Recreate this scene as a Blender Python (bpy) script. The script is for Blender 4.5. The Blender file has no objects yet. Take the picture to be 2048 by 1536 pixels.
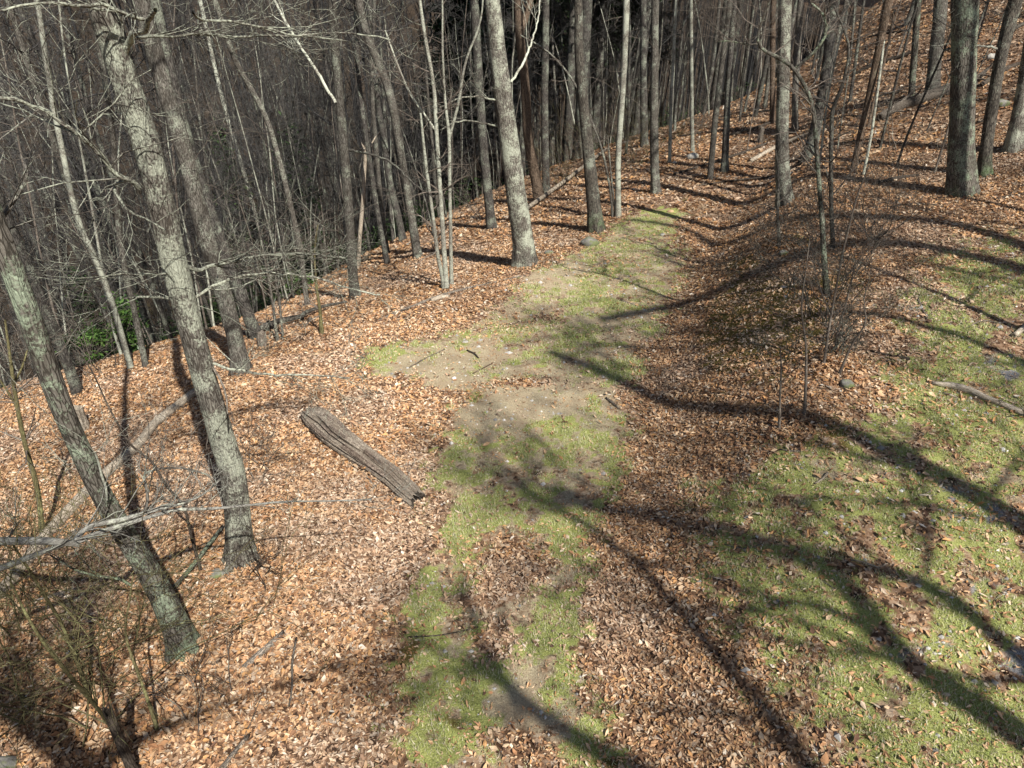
import bpy, math, random
import numpy as np
from mathutils import Vector, Matrix

scene = bpy.context.scene
COL = scene.collection
R = math.radians

# ------------------------------------------------------------------ camera, light, exposure
CAMZ = 7.0
PITCH = R(30.0)
FPX = 1400.0
cam_d = bpy.data.cameras.new("camera")
cam = bpy.data.objects.new("camera", cam_d)
COL.objects.link(cam)
cam.location = (0, 0, CAMZ)
cam.rotation_euler = (R(90) - PITCH, 0, 0)
cam_d.sensor_width = 36.0
cam_d.lens = 36.0 * FPX / 2048.0
cam_d.clip_end = 2000
cam_d.clip_start = 0.05
scene.camera = cam

SUN_EL = R(47.0)
SUN_H = Vector((0.5, -0.866, 0)).normalized()          # horizontal direction towards the sun (behind, to the right)
TO_SUN = Vector((SUN_H.x * math.cos(SUN_EL), SUN_H.y * math.cos(SUN_EL), math.sin(SUN_EL)))
world = bpy.data.worlds.new("World")
scene.world = world
world.use_nodes = True
wn = world.node_tree
bg = wn.nodes["Background"]
sky = wn.nodes.new("ShaderNodeTexSky")
sky.sky_type = 'NISHITA'
sky.sun_disc = False
sky.sun_elevation = SUN_EL
sky.sun_rotation = math.atan2(TO_SUN.x, TO_SUN.y)
wn.links.new(sky.outputs[0], bg.inputs[0])
bg.inputs[1].default_value = 0.065
sun_d = bpy.data.lights.new("sun", 'SUN')
sun_d.energy = 5.0
sun_d.angle = R(0.55)
sun_d.color = (1.0, 0.955, 0.89)
sun = bpy.data.objects.new("sun", sun_d)
COL.objects.link(sun)
sun.rotation_euler = TO_SUN.to_track_quat('Z', 'Y').to_euler()
scene.view_settings.view_transform = 'Standard'
scene.view_settings.look = 'None'
scene.view_settings.gamma = 1.0
scene.view_settings.exposure = 0.82
scene.cycles.max_bounces = 5
scene.cycles.diffuse_bounces = 3

# ------------------------------------------------------------------ noise and terrain
def _hash(ix, iy, iz, seed):
    n = (ix.astype(np.int64) * 374761393 + iy.astype(np.int64) * 668265263 + iz.astype(np.int64) * 2147483647 + seed * 1274126177) & 0xffffffff
    n = ((n ^ (n >> 13)) * 1274126177) & 0xffffffff
    n = ((n ^ (n >> 16)) * 2246822519) & 0xffffffff
    return ((n ^ (n >> 15)) & 0xffffff) / float(0xffffff)

def vnoise(x, y, z=0.0, seed=0):
    x = np.asarray(x, float); y = np.asarray(y, float); z = np.zeros_like(x) + z
    x0 = np.floor(x); y0 = np.floor(y); z0 = np.floor(z)
    fx = x - x0; fy = y - y0; fz = z - z0
    fx = fx * fx * (3 - 2 * fx); fy = fy * fy * (3 - 2 * fy); fz = fz * fz * (3 - 2 * fz)
    r = 0
    for dx in (0, 1):
        for dy in (0, 1):
            for dz in (0, 1):
                w = (fx if dx else 1 - fx) * (fy if dy else 1 - fy) * (fz if dz else 1 - fz)
                r = r + w * _hash(x0 + dx, y0 + dy, z0 + dz, seed)
    return r * 2 - 1

def fbm(x, y, z=0.0, oct=4, seed=0):
    a = 1.0; s = 0; f = 1.0; t = 0
    for i in range(oct):
        s = s + a * vnoise(np.asarray(x) * f, np.asarray(y) * f, np.asarray(z) * f, seed + i * 17)
        t += a; a *= 0.5; f *= 2.03
    return s / t

def sp(v, k=1.0):
    v = np.asarray(v, float)
    return np.logaddexp(0, v / k) * k

def sstep(a, b, v):
    t = np.clip((np.asarray(v, float) - a) / (b - a), 0, 1)
    return t * t * (3 - 2 * t)

EY = [-300, -50, 0, 8, 11, 13, 14.6, 16.7, 20.6, 24, 30, 36, 45, 60, 100, 300]
EX = [-20, -4.5, -4.6, -4.9, -5.6, -5.8, -5.0, -1.9, 2.2, 4.2, 6.6, 9.5, 15, 26, 52, 170]
TY = [-300, 0, 5.7, 10.6, 16.4, 22.6, 30, 45, 300]
TX = [3, 0.8, 1.25, 2.5, 4.1, 6.9, 11, 18, 150]
BY = [-20, 2, 5, 9, 13, 18, 24, 32, 45]
BH = [0.3, 0.35, 0.5, 1.0, 1.45, 1.65, 1.5, 0.9, 0.4]
def edge_x(y):
    return sum(np.interp(np.asarray(y, float) + o, EY, EX) for o in (-1.6, -.8, 0, .8, 1.6)) / 5
def toe_x(y):
    return sum(np.interp(np.asarray(y, float) + o, TY, TX) for o in (-1.5, 0, 1.5)) / 3

def H(x, y):
    x = np.asarray(x, float); y = np.asarray(y, float)
    d = edge_x(y) - x
    z = -0.16 * sp(d, 0.6) - 0.46 * sp(d - 10.5, 2.5) + 1.5 * sp(d - 40, 4)
    z = np.where(z > 25, 25 + 40 * np.tanh((z - 25) / 40), z)
    w = x - toe_x(y)
    z = z + np.interp(y, BY, BH) * sstep(-0.25, 3.0, w)
    z = z + 0.03 * sp(w - 3, 1)
    s = (x - 12.6) * 0.85 + (y - 21) * 0.42
    hill = 0.42 * sp(s, 1.5)
    hill = np.where(hill > 20, 20 + 30 * np.tanh((hill - 20) / 30), hill)
    z = z + hill * sstep(8, -14, d)
    rough = 0.25 + 0.75 * sstep(0.5, -2, -np.maximum(d, s)) + 0.35 * sstep(0, 1.5, w) * sstep(5, 3, w)
    z = z + rough * (0.15 * fbm(x * .35, y * .35, 0, 3, 5) + 0.05 * fbm(x * 1.3, y * 1.3, 0, 3, 9))
    z = z + 0.012 * vnoise(x * 4, y * 4, 0, 3)
    return z

CP, SP_ = math.cos(PITCH), math.sin(PITCH)
def ray(px, py):
    u = (px - 1024.0) / FPX; v = (py - 768.0) / FPX
    return np.array([u, CP - v * SP_, -(SP_ + v * CP)])      # unit depth along the optical axis
O = np.array([0, 0, CAMZ])
_ts = np.concatenate([np.arange(1.5, 30, .05), np.arange(30, 260, .25)])
def hit(px, py):
    d = ray(px, py)
    P = O[None] + _ts[:, None] * d[None]
    below = P[:, 2] < H(P[:, 0], P[:, 1])
    i = int(np.argmax(below)) if below.any() else len(_ts) - 1
    a, b = _ts[max(i - 1, 0)], _ts[i]
    for _ in range(14):
        m = (a + b) / 2; p = O + m * d
        if p[2] < float(H(p[0], p[1])): b = m
        else: a = m
    return O + b * d
def depth_of(p):
    return p[1] * CP - (p[2] - CAMZ) * SP_
def project(x, y, z):
    dz = z - CAMZ
    dep = y * CP - dz * SP_
    vv = -(dz * CP + y * SP_)
    return 1024 + FPX * x / dep, 768 + FPX * vv / dep, dep

# ------------------------------------------------------------------ mesh helpers
def link(name, me, mat=None, parent=None, kind=None):
    o = bpy.data.objects.new(name, me)
    COL.objects.link(o)
    if parent is not None: o.parent = parent
    if mat is not None and me is not None and not me.materials: me.materials.append(mat)
    if kind: o["kind"] = kind
    return o

def tag(o, label, cat, group=None, kind=None):
    o["label"] = label; o["category"] = cat
    if group: o["group"] = group
    if kind: o["kind"] = kind
    return o

def root(name, loc, label, cat, group=None):
    o = bpy.data.objects.new(name, None)
    COL.objects.link(o)
    o.location = loc
    o.empty_display_size = .3
    return tag(o, label, cat, group)

def mesh_arr(name, V, F, smooth=True, attrs=None, origin=None):
    """F: int array (n,3) or (n,4), or a list of such arrays."""
    V = np.asarray(V, float)
    if origin is not None: V = V - np.asarray(origin)[None]
    Fs = F if isinstance(F, list) else [F]
    Fs = [f for f in Fs if len(f)]
    me = bpy.data.meshes.new(name)
    me.vertices.add(len(V))
    me.vertices.foreach_set("co", V.astype(np.float32).ravel())
    loops = np.concatenate([f.ravel() for f in Fs]).astype(np.int32)
    tot = np.concatenate([np.full(len(f), f.shape[1]) for f in Fs]).astype(np.int32)
    start = np.concatenate([[0], np.cumsum(tot)[:-1]]).astype(np.int32)
    me.loops.add(len(loops)); me.loops.foreach_set("vertex_index", loops)
    me.polygons.add(len(tot))
    me.polygons.foreach_set("loop_start", start)
    me.polygons.foreach_set("loop_total", tot)
    me.polygons.foreach_set("use_smooth", np.full(len(tot), smooth))
    for k, (typ, arr) in (attrs or {}).items():
        at = me.attributes.new(k, typ, 'POINT')
        at.data.foreach_set("color" if typ == 'FLOAT_COLOR' else ("value" if typ == 'FLOAT' else "vector"), np.asarray(arr, np.float32).ravel())
    me.update(calc_edges=True)
    me.validate()
    return me

class Tubes:
    """collects polyline tubes, then builds them all at once"""
    def __init__(s): s.t = []
    def add(s, pts, rad, sides=3):
        s.t.append((np.asarray(pts, float), np.asarray(rad, float), sides))
    def arrays(s):
        groups = {}
        for p, r, k in s.t: groups.setdefault((len(p), k), []).append((p, r))
        V = []; F = []; B = []; off = 0
        for (n, k), lst in groups.items():
            P = np.array([a for a, _ in lst]); Rr = np.array([b for _, b in lst])
            m = len(lst)
            T = np.gradient(P, axis=1)
            T /= np.linalg.norm(T, axis=2, keepdims=True) + 1e-9
            av = P[:, -1] - P[:, 0]
            av /= np.linalg.norm(av, axis=1, keepdims=True) + 1e-9
            ref = np.where(np.abs(av[:, 2:3]) > .75, np.array([[1., 0, 0]]), np.array([[0, 0, 1.]]))
            ref = np.repeat(ref[:, None], n, 1)
            X = np.cross(ref, T); X /= np.linalg.norm(X, axis=2, keepdims=True) + 1e-9
            Y = np.cross(T, X)
            a = np.arange(k) / k * 2 * math.pi
            ring = X[:, :, None] * np.cos(a)[None, None, :, None] + Y[:, :, None] * np.sin(a)[None, None, :, None]
            W = P[:, :, None] + ring * Rr[:, :, None, None]
            seg = np.concatenate([np.zeros((m, 1)), np.cumsum(np.linalg.norm(np.diff(P, axis=1), axis=2), 1)], 1)
            seg = seg + (np.arange(m) * 3.7 % 50)[:, None]
            b = np.zeros((m, n, k, 3))
            b[..., 0] = Rr[:, :, None] * np.cos(a); b[..., 1] = Rr[:, :, None] * np.sin(a); b[..., 2] = seg[:, :, None]
            idx = np.arange(m * n * k).reshape(m, n, k) + off
            q = np.stack([idx[:, :-1], np.roll(idx, -1, 2)[:, :-1], np.roll(idx, -1, 2)[:, 1:], idx[:, 1:]], -1).reshape(-1, 4)
            V.append(W.reshape(-1, 3)); B.append(b.reshape(-1, 3)); F.append(q)
            off += m * n * k
        return np.concatenate(V), np.concatenate(F), np.concatenate(B)
    def build(s, name, mat, parent=None, origin=None, kind=None):
        if not s.t: return None
        V, F, B = s.arrays()
        me = mesh_arr(name, V, F, True, {"bco": ('FLOAT_VECTOR', B)}, origin)
        return link(name, me, mat, parent, kind)

def resample(pts, rad, step):
    pts = np.asarray(pts, float); rad = np.asarray(rad, float)
    s = np.concatenate([[0], np.cumsum(np.linalg.norm(np.diff(pts, axis=0), axis=1))])
    n = max(3, int(s[-1] / step) + 1)
    u = np.linspace(0, s[-1], n)
    # catmull-rom style smoothing by averaging linear interpolation over a small window
    w = s[-1] / max(len(pts) - 1, 1) * .35
    P = np.zeros((n, 3)); Q = np.zeros(n); ws = (-1, -.5, 0, .5, 1)
    for o in ws:
        uu = np.clip(u + o * w * np.minimum(1, np.minimum(u, s[-1] - u) / (w + 1e-6)), 0, s[-1])
        for c in range(3): P[:, c] += np.interp(uu, s, pts[:, c]) / len(ws)
        Q += np.interp(uu, s, rad) / len(ws)
    return P, Q, u

def big_tube(pts, rad, sides=26, step=.12, ridge=.05, flare=0.0, seed=0, lump=.06, cap=False, rough_end=0.0, squash=None):
    """one trunk: returns V, F, bco. ridge: bark relief, flare: buttressed foot"""
    P, Q, u = resample(pts, rad, step)
    n = len(P)
    T = np.gradient(P, axis=0); T /= np.linalg.norm(T, axis=1, keepdims=True)
    av = P[-1] - P[0]; av /= np.linalg.norm(av)
    ref = np.array([1., 0, 0]) if abs(av[2]) > .75 else np.array([0, 0, 1.])
    X = np.cross(ref, T); X /= np.linalg.norm(X, axis=1, keepdims=True); Y = np.cross(T, X)
    a = np.arange(sides) / sides * 2 * math.pi
    ca, sa = np.cos(a), np.sin(a)
    nx = ca[None] * 1.0; ny = sa[None] * 1.0
    U = np.repeat(u[:, None], sides, 1)
    r0 = Q[:, None]
    ridg = vnoise(nx * 3.6 + 0 * U, ny * 3.6 + 0 * U, U * 2.2, seed + 3) * .6 + vnoise(nx * 7 + 0 * U, ny * 7 + 0 * U, U * 4, seed + 7) * .4
    lum = vnoise(nx * 1.1 + 0 * U, ny * 1.1 + 0 * U, U * .9, seed + 11)
    rr = r0 * (1 + ridge * ridg + lump * lum)
    if flare > 0:
        lobes = .55 + .45 * np.cos(a * 4 + seed) * .6 + .25 * np.cos(a * 7 + seed * 2.1)
        hgt = np.maximum(u[:, None] - .3, 0)
        rr = rr + Q[0] * flare * np.exp(-hgt / (Q[0] * 1.8)) * np.clip(lobes, .1, 1.6)[None]
    Wd = X[:, None] * ca[None, :, None] + Y[:, None] * sa[None, :, None]
    if squash is not None:
        Wd = X[:, None] * ca[None, :, None] * squash[0] + Y[:, None] * sa[None, :, None] * squash[1]
    W = P[:, None] + Wd * rr[..., None]
    if rough_end:
        rs = np.random.RandomState(seed + 5)
        for e, sg in ((0, -1), (n - 1, 1)):
            W[e] += T[e][None] * (rs.rand(sides)[:, None] * rough_end * sg)
    b = np.stack([rr * ca, rr * sa, U], -1)
    idx = np.arange(n * sides).reshape(n, sides)
    q = np.stack([idx[:-1], np.roll(idx, -1, 1)[:-1], np.roll(idx, -1, 1)[1:], idx[1:]], -1).reshape(-1, 4)
    V = W.reshape(-1, 3); B = b.reshape(-1, 3)
    Fs = [q]
    if cap:
        V = np.concatenate([V, [P[0] + T[0] * .03, P[-1] - T[-1] * .03]]); B = np.concatenate([B, [[0, 0, 0], [0, 0, u[-1]]]])
        i0 = n * sides
        a0 = idx[0]; a1 = idx[-1]
        Fs.append(np.stack([np.roll(a0, -1), a0, np.full(sides, i0)], -1))
        Fs.append(np.stack([a1, np.roll(a1, -1), np.full(sides, i0 + 1)], -1))
    return V, Fs, B

# ------------------------------------------------------------------ materials
def new_mat(name):
    m = bpy.data.materials.new(name); m.use_nodes = True
    nt = m.node_tree
    return m, nt, nt.nodes["Principled BSDF"]
def N(nt, t, **kw):
    n = nt.nodes.new(t)
    for k, v in kw.items():
        if k.startswith("i_"):
            key = k[2:]; key = int(key) if key.isdigit() else key.replace("_", " ")
            n.inputs[key].default_value = v
        else: setattr(n, k, v)
    return n
def ramp(nt, fac, stops):
    r = nt.nodes.new("ShaderNodeValToRGB")
    els = r.color_ramp.elements
    while len(els) > 1: els.remove(els[-1])
    els[0].position = stops[0][0]; els[0].color = (*stops[0][1], 1)
    for p, c in stops[1:]:
        e = els.new(p); e.color = (*c, 1)
    nt.links.new(fac, r.inputs[0]); return r.outputs[0]
def mixc(nt, fac, a, b, mode='MIX'):
    m = nt.nodes.new("ShaderNodeMix"); m.data_type = 'RGBA'; m.blend_type = mode
    if isinstance(fac, (int, float)): m.inputs[0].default_value = fac
    else: nt.links.new(fac, m.inputs[0])
    for s, i in ((a, 6), (b, 7)):
        if isinstance(s, tuple): m.inputs[i].default_value = (*s, 1)
        else: nt.links.new(s, m.inputs[i])
    return m.outputs[2]
def math_(nt, op, a, b=None, clamp=False):
    m = nt.nodes.new("ShaderNodeMath"); m.operation = op; m.use_clamp = clamp
    for i, s in enumerate((a, b)):
        if s is None: continue
        if isinstance(s, (int, float)): m.inputs[i].default_value = s
        else: nt.links.new(s, m.inputs[i])
    return m.outputs[0]
def noise(nt, vec, scale, detail=4, rough=.55, typ="ShaderNodeTexNoise"):
    n = nt.nodes.new(typ)
    n.inputs["Scale"].default_value = scale
    n.inputs["Detail"].default_value = detail
    if "Roughness" in n.inputs: n.inputs["Roughness"].default_value = rough
    if vec is not None: nt.links.new(vec, n.inputs["Vector"])
    return n
def bump(nt, h, strength, dist, bsdf):
    b = nt.nodes.new("ShaderNodeBump")
    b.inputs["Strength"].default_value = strength; b.inputs["Distance"].default_value = dist
    nt.links.new(h, b.inputs["Height"]); nt.links.new(b.outputs[0], bsdf.inputs["Normal"])

def bark(name, dark, light, lichen=(.33, .37, .27), lamt=.45, scale=16, moss=0.0, fine=False):
    m, nt, bs = new_mat(name)
    at = N(nt, "ShaderNodeAttribute", attribute_name="bco")
    oi = N(nt, "ShaderNodeObjectInfo")
    off = N(nt, "ShaderNodeVectorMath", operation='ADD')
    nt.links.new(at.outputs["Vector"], off.inputs[0])
    sc3 = N(nt, "ShaderNodeVectorMath", operation='SCALE'); sc3.inputs["Scale"].default_value = 37.0
    nt.links.new(oi.outputs["Location"], sc3.inputs[0]); nt.links.new(sc3.outputs[0], off.inputs[1])
    mp = N(nt, "ShaderNodeMapping"); mp.inputs["Scale"].default_value = (1, 1, .22)
    nt.links.new(off.outputs[0], mp.inputs[0])
    n1 = noise(nt, mp.outputs[0], scale * 1.6, 7, .72)
    vo = N(nt, "ShaderNodeTexVoronoi", feature='DISTANCE_TO_EDGE'); vo.inputs["Scale"].default_value = scale * 2.0
    wv = noise(nt, mp.outputs[0], scale * .8, 3, .6)
    wm = N(nt, "ShaderNodeVectorMath", operation='MULTIPLY_ADD'); wm.inputs[1].default_value = (.09, .09, .09)
    nt.links.new(wv.outputs["Color"], wm.inputs[0]); nt.links.new(mp.outputs[0], wm.inputs[2])
    nt.links.new(wm.outputs[0], vo.inputs["Vector"])
    fur = math_(nt, 'MULTIPLY', vo.outputs["Distance"], 6.0, True)
    hgt = math_(nt, 'MULTIPLY', n1.outputs[0], math_(nt, 'ADD', math_(nt, 'MULTIPLY', fur, .6), .4))
    c = ramp(nt, hgt, [(.12, tuple(v * .5 for v in dark)), (.3, dark), (.52, light), (.8, tuple(min(1, v * 1.25) for v in light))])
    # broad tone patches down the trunk
    n3 = noise(nt, off.outputs[0], 1.7, 5, .65)
    c = mixc(nt, ramp(nt, n3.outputs[0], [(.35, (0, 0, 0)), (.7, (1, 1, 1))]), c, mixc(nt, .62, c, (dark[0] * .8, dark[1] * .75, dark[2] * .7)))
    # lichen patches
    n2 = noise(nt, off.outputs[0], 2.3, 6, .7)
    n4 = noise(nt, off.outputs[0], 34, 5, .7)
    lm = math_(nt, 'ADD', math_(nt, 'MULTIPLY', n2.outputs[0], .6), math_(nt, 'MULTIPLY', n4.outputs[0], .4))
    lf = ramp(nt, lm, [(.62 - lamt * .28, (0, 0, 0)), (.70 - lamt * .28, (1, 1, 1))])
    lf2 = N(nt, "ShaderNodeRGBToBW"); nt.links.new(lf, lf2.inputs[0])
    lfa = math_(nt, 'MULTIPLY', lf2.outputs[0], .8)
    lcol = mixc(nt, n4.outputs[0], tuple(v * .75 for v in lichen), tuple(min(1, v * 1.3) for v in lichen))
    c = mixc(nt, lfa, c, lcol)
    if moss > 0:
        tc = N(nt, "ShaderNodeSeparateXYZ"); nt.links.new(at.outputs["Vector"], tc.inputs[0])
        mf = math_(nt, 'SUBTRACT', 1.0, math_(nt, 'MULTIPLY', tc.outputs[2], .9), True)
        mf = math_(nt, 'MULTIPLY', mf, ramp(nt, n2.outputs[0], [(.45, (0, 0, 0)), (.6, (1, 1, 1))]))
        c = mixc(nt, math_(nt, 'MULTIPLY', mf, moss), c, (.05, .11, .02))
    hv = N(nt, "ShaderNodeHueSaturation")
    nt.links.new(c, hv.inputs["Color"])
    v = math_(nt, 'ADD', math_(nt, 'MULTIPLY', oi.outputs["Random"], .45), .78)
    nt.links.new(v, hv.inputs["Value"])
    nt.links.new(hv.outputs[0], bs.inputs["Base Color"])
    bs.inputs["Roughness"].default_value = .92
    bs.inputs["Specular IOR Level"].default_value = .15
    bump(nt, hgt, .9 if not fine else .4, .03, bs)
    return m

M = {}
M['oak'] = bark("lichen_oak_bark", (.065, .056, .046), (.20, .185, .155), (.38, .40, .31), .52)
M['grey'] = bark("grey_bark", (.065, .058, .048), (.175, .162, .138), (.30, .32, .25), .36, 18)
M['dark'] = bark("dark_bark", (.042, .038, .034), (.125, .115, .10), (.24, .26, .20), .4, 15)
M['mossy'] = bark("mossy_dark_bark", (.045, .04, .034), (.14, .125, .10), (.26, .28, .22), .34, 14, .9)
M['pale'] = bark("pale_slender_bark", (.14, .13, .105), (.33, .315, .265), (.42, .44, .35), .6, 26, 0, True)
M['green'] = bark("greenish_bark", (.055, .048, .038), (.165, .150, .125), (.27, .32, .225), .45, 13, .4)
M['brown'] = bark("reddish_brown_bark", (.09, .065, .045), (.22, .165, .12), (.3, .3, .2), .1, 16)
M['limbgrey'] = bark("grey_limb_bark", (.12, .115, .10), (.27, .265, .235), (.38, .40, .32), .4, 30, 0, True)
M['twig'] = bark("twig_bark", (.10, .082, .066), (.21, .18, .15), (.32, .34, .27), .25, 30, 0, True)
M['brush'] = bark("olive_brush_bark", (.085, .075, .035), (.19, .17, .085), (.26, .27, .12), .3, 30, 0, True)
M['far'] = bark("far_bark", (.026, .026, .027), (.066, .064, .062), (.11, .12, .11), .2, 10, 0, True)
M['woodtwig'] = bark("background_twig_bark", (.040, .038, .036), (.105, .100, .094), (.18, .20, .17), .25, 30, 0, True)
M['deadpale'] = bark("bleached_dead_wood", (.24, .20, .15), (.48, .42, .33), (.5, .47, .38), .2, 22, 0, True)
M['deadgrey'] = bark("weathered_grey_wood", (.12, .10, .08), (.31, .27, .22), (.36, .34, .27), .2, 24, 0, False)
M['deaddark'] = bark("rotten_dark_wood", (.035, .028, .022), (.11, .09, .07), (.16, .15, .1), .15, 20, 0, True)

def ground_mat():
    m, nt, bs = new_mat("forest_floor")
    geo = N(nt, "ShaderNodeNewGeometry"); pos = geo.outputs["Position"]
    a1 = N(nt, "ShaderNodeAttribute", attribute_name="cover"); s = N(nt, "ShaderNodeSeparateColor")
    nt.links.new(a1.outputs["Color"], s.inputs[0])
    grass, soil, gravel = s.outputs[0], s.outputs[1], s.outputs[2]
    moss = a1.outputs["Alpha"]
    vo = N(nt, "ShaderNodeTexVoronoi"); vo.inputs["Scale"].default_value = 19
    warp = noise(nt, pos, 9, 3)
    vadd = N(nt, "ShaderNodeVectorMath", operation='MULTIPLY_ADD'); vadd.inputs[1].default_value = (.12, .12, .12)
    nt.links.new(warp.outputs["Color"], vadd.inputs[0]); nt.links.new(pos, vadd.inputs[2])
    nt.links.new(vadd.outputs[0], vo.inputs["Vector"])
    sv = N(nt, "ShaderNodeSeparateColor"); nt.links.new(vo.outputs["Color"], sv.inputs[0])
    leafc = ramp(nt, sv.outputs[0], [(0, (.03, .018, .012)), (.25, (.10, .055, .03)), (.5, (.20, .115, .065)), (.75, (.30, .19, .115)), (.93, (.38, .27, .18)), (1, (.46, .37, .28))])
    a2 = N(nt, 'ShaderNodeAttribute', attribute_name='hollow_shade')
    leafc = mixc(nt, math_(nt, 'MULTIPLY', a2.outputs['Fac'], .95), leafc, (.022, .019, .014))  # shade of the wooded hollow painted into the litter colour, near black
    nb = noise(nt, pos, .8, 5, .6)
    leafc = mixc(nt, ramp(nt, nb.outputs[0], [(.35, (0, 0, 0)), (.7, (.55, .55, .55))]), leafc, mixc(nt, .5, leafc, (.10, .065, .045)))
    nf = noise(nt, pos, 70, 4, .7)
    nm = noise(nt, pos, 6, 5, .65)
    nl = noise(nt, pos, 1.6, 4, .6)
    soilc = ramp(nt, nf.outputs[0], [(.3, (.13, .10, .065)), (.46, (.30, .245, .155)), (.56, (.40, .34, .22)), (.7, (.54, .47, .34))])
    soilc = mixc(nt, ramp(nt, nl.outputs[0], [(.4, (0, 0, 0)), (.65, (.6, .6, .6))]), soilc, (.30, .22, .14))
    grassc = ramp(nt, nf.outputs[0], [(.3, (.10, .11, .03)), (.5, (.25, .265, .08)), (.7, (.40, .41, .16))])
    gravc = ramp(nt, nf.outputs[0], [(.3, (.10, .095, .09)), (.5, (.21, .205, .20)), (.68, (.42, .41, .40))])
    mossc = ramp(nt, nf.outputs[0], [(.3, (.05, .038, .012)), (.55, (.13, .10, .03)), (.75, (.24, .19, .055))])
    def fac(base, k):
        t = math_(nt, 'ADD', base, math_(nt, 'MULTIPLY', math_(nt, 'SUBTRACT', nm.outputs[0], .5), k))
        return ramp(nt, t, [(.38, (0, 0, 0)), (.62, (1, 1, 1))])
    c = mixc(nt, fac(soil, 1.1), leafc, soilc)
    c = mixc(nt, fac(gravel, 1.2), c, gravc)
    c = mixc(nt, fac(grass, 1.6), c, grassc)
    c = mixc(nt, fac(moss, 1.2), c, mossc)
    nt.links.new(c, bs.inputs["Base Color"])
    bs.inputs["Roughness"].default_value = .95
    bs.inputs["Specular IOR Level"].default_value = .1
    nk = noise(nt, pos, 24, 4, .6)
    hh = math_(nt, 'ADD', math_(nt, 'ADD', math_(nt, 'MULTIPLY', sv.outputs[1], .5), math_(nt, 'MULTIPLY', nf.outputs[0], .8)), math_(nt, 'MULTIPLY', nk.outputs[0], 1.2))
    bump(nt, hh, .7, .025, bs)
    return m
M['ground'] = ground_mat()

def vcol_mat(name, rough=.8, trans=0.0, spec=.2):
    m, nt, bs = new_mat(name)
    a = N(nt, "ShaderNodeAttribute", attribute_name="tint")
    geo = N(nt, "ShaderNodeNewGeometry")
    nn = noise(nt, geo.outputs["Position"], 60, 3, .6)
    c = mixc(nt, math_(nt, 'MULTIPLY', nn.outputs[0], .5), a.outputs["Color"], mixc(nt, .5, a.outputs["Color"], (.06, .04, .025)))
    nt.links.new(c, bs.inputs["Base Color"])
    bs.inputs["Roughness"].default_value = rough
    bs.inputs["Specular IOR Level"].default_value = spec
    if trans:
        tr = N(nt, "ShaderNodeBsdfTranslucent"); nt.links.new(c, tr.inputs[0])
        mx = N(nt, "ShaderNodeMixShader"); mx.inputs[0].default_value = trans
        out = nt.nodes["Material Output"]
        nt.links.new(bs.outputs[0], mx.inputs[1]); nt.links.new(tr.outputs[0], mx.inputs[2]); nt.links.new(mx.outputs[0], out.inputs[0])
    return m
M['leaf'] = vcol_mat("dead_leaf", .9, .15, .08)
M['grass'] = vcol_mat("grass_blade", .6, .25, .3)
M['evergreen'] = vcol_mat("evergreen_leaf", .35, .1, .5)
M['needle'] = vcol_mat("hemlock_needles", .6, .05, .2)

def rock_mat(name, col, mossc=(.10, .12, .035), mo=.4):
    m, nt, bs = new_mat(name)
    tc = N(nt, "ShaderNodeTexCoord")
    n1 = noise(nt, tc.outputs["Object"], 9, 6, .65)
    c = ramp(nt, n1.outputs[0], [(.3, tuple(v * .5 for v in col)), (.5, col), (.72, tuple(min(1, v * 1.4) for v in col))])
    n2 = noise(nt, tc.outputs["Object"], 4, 5, .7)
    c = mixc(nt, math_(nt, 'MULTIPLY', ramp(nt, n2.outputs[0], [(.45, (0, 0, 0)), (.58, (1, 1, 1))]), mo), c, mossc)
    nt.links.new(c, bs.inputs["Base Color"]); bs.inputs["Roughness"].default_value = .9
    bump(nt, n1.outputs[0], .8, .03, bs)
    return m
M['rock'] = rock_mat("mossy_grey_stone", (.17, .16, .14), mo=.9)
M['rockpale'] = rock_mat("pale_stone", (.36, .34, .30), (.2, .21, .13), .4)
M['rocktan'] = rock_mat("tan_stone", (.42, .27, .15), (.25, .18, .1), .3)
M['rockwhite'] = rock_mat("white_stone", (.75, .74, .72), (.6, .58, .52), .2)

# ------------------------------------------------------------------ where grass, soil, gravel and moss lie
def gpt(px, py):
    p = hit(px, py); return (p[0], p[1])
LANE_PX = [(740, 1560), (770, 1400), (790, 1250), (815, 1120), (862, 1030), (852, 900), (878, 800), (800, 765), (730, 745), (705, 712), (770, 680), (900, 650), (985, 605), (1050, 540), (1150, 500), (1245, 430), (1320, 412), (1385, 428), (1365, 480), (1385, 560), (1345, 640), (1315, 720), (1262, 790), (1285, 850), (1255, 950), (1232, 1020), (1195, 1100), (1185, 1250), (1215, 1400), (1275, 1560)]
RIGHT_PX = [(2140, 470), (1960, 470), (1890, 520), (1850, 580), (1800, 690), (1815, 780), (1700, 880), (1560, 930), (1430, 985), (1395, 1080), (1470, 1200), (1560, 1330), (1620, 1450), (1560, 1560), (2200, 1560)]
def poly_world(P): return np.array([gpt(*p) for p in P])
LANE = poly_world(LANE_PX); RIGHT = poly_world(RIGHT_PX)
LANE = np.concatenate([[[LANE[0][0] - .1, -2]], LANE, [[LANE[-1][0] + .2, -2]]])
RIGHT = np.concatenate([RIGHT, [[14, -2]], [[2.6, -2]]])
RIGHT[RIGHT[:, 1] < -1.5] = RIGHT[RIGHT[:, 1] < -1.5]
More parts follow.
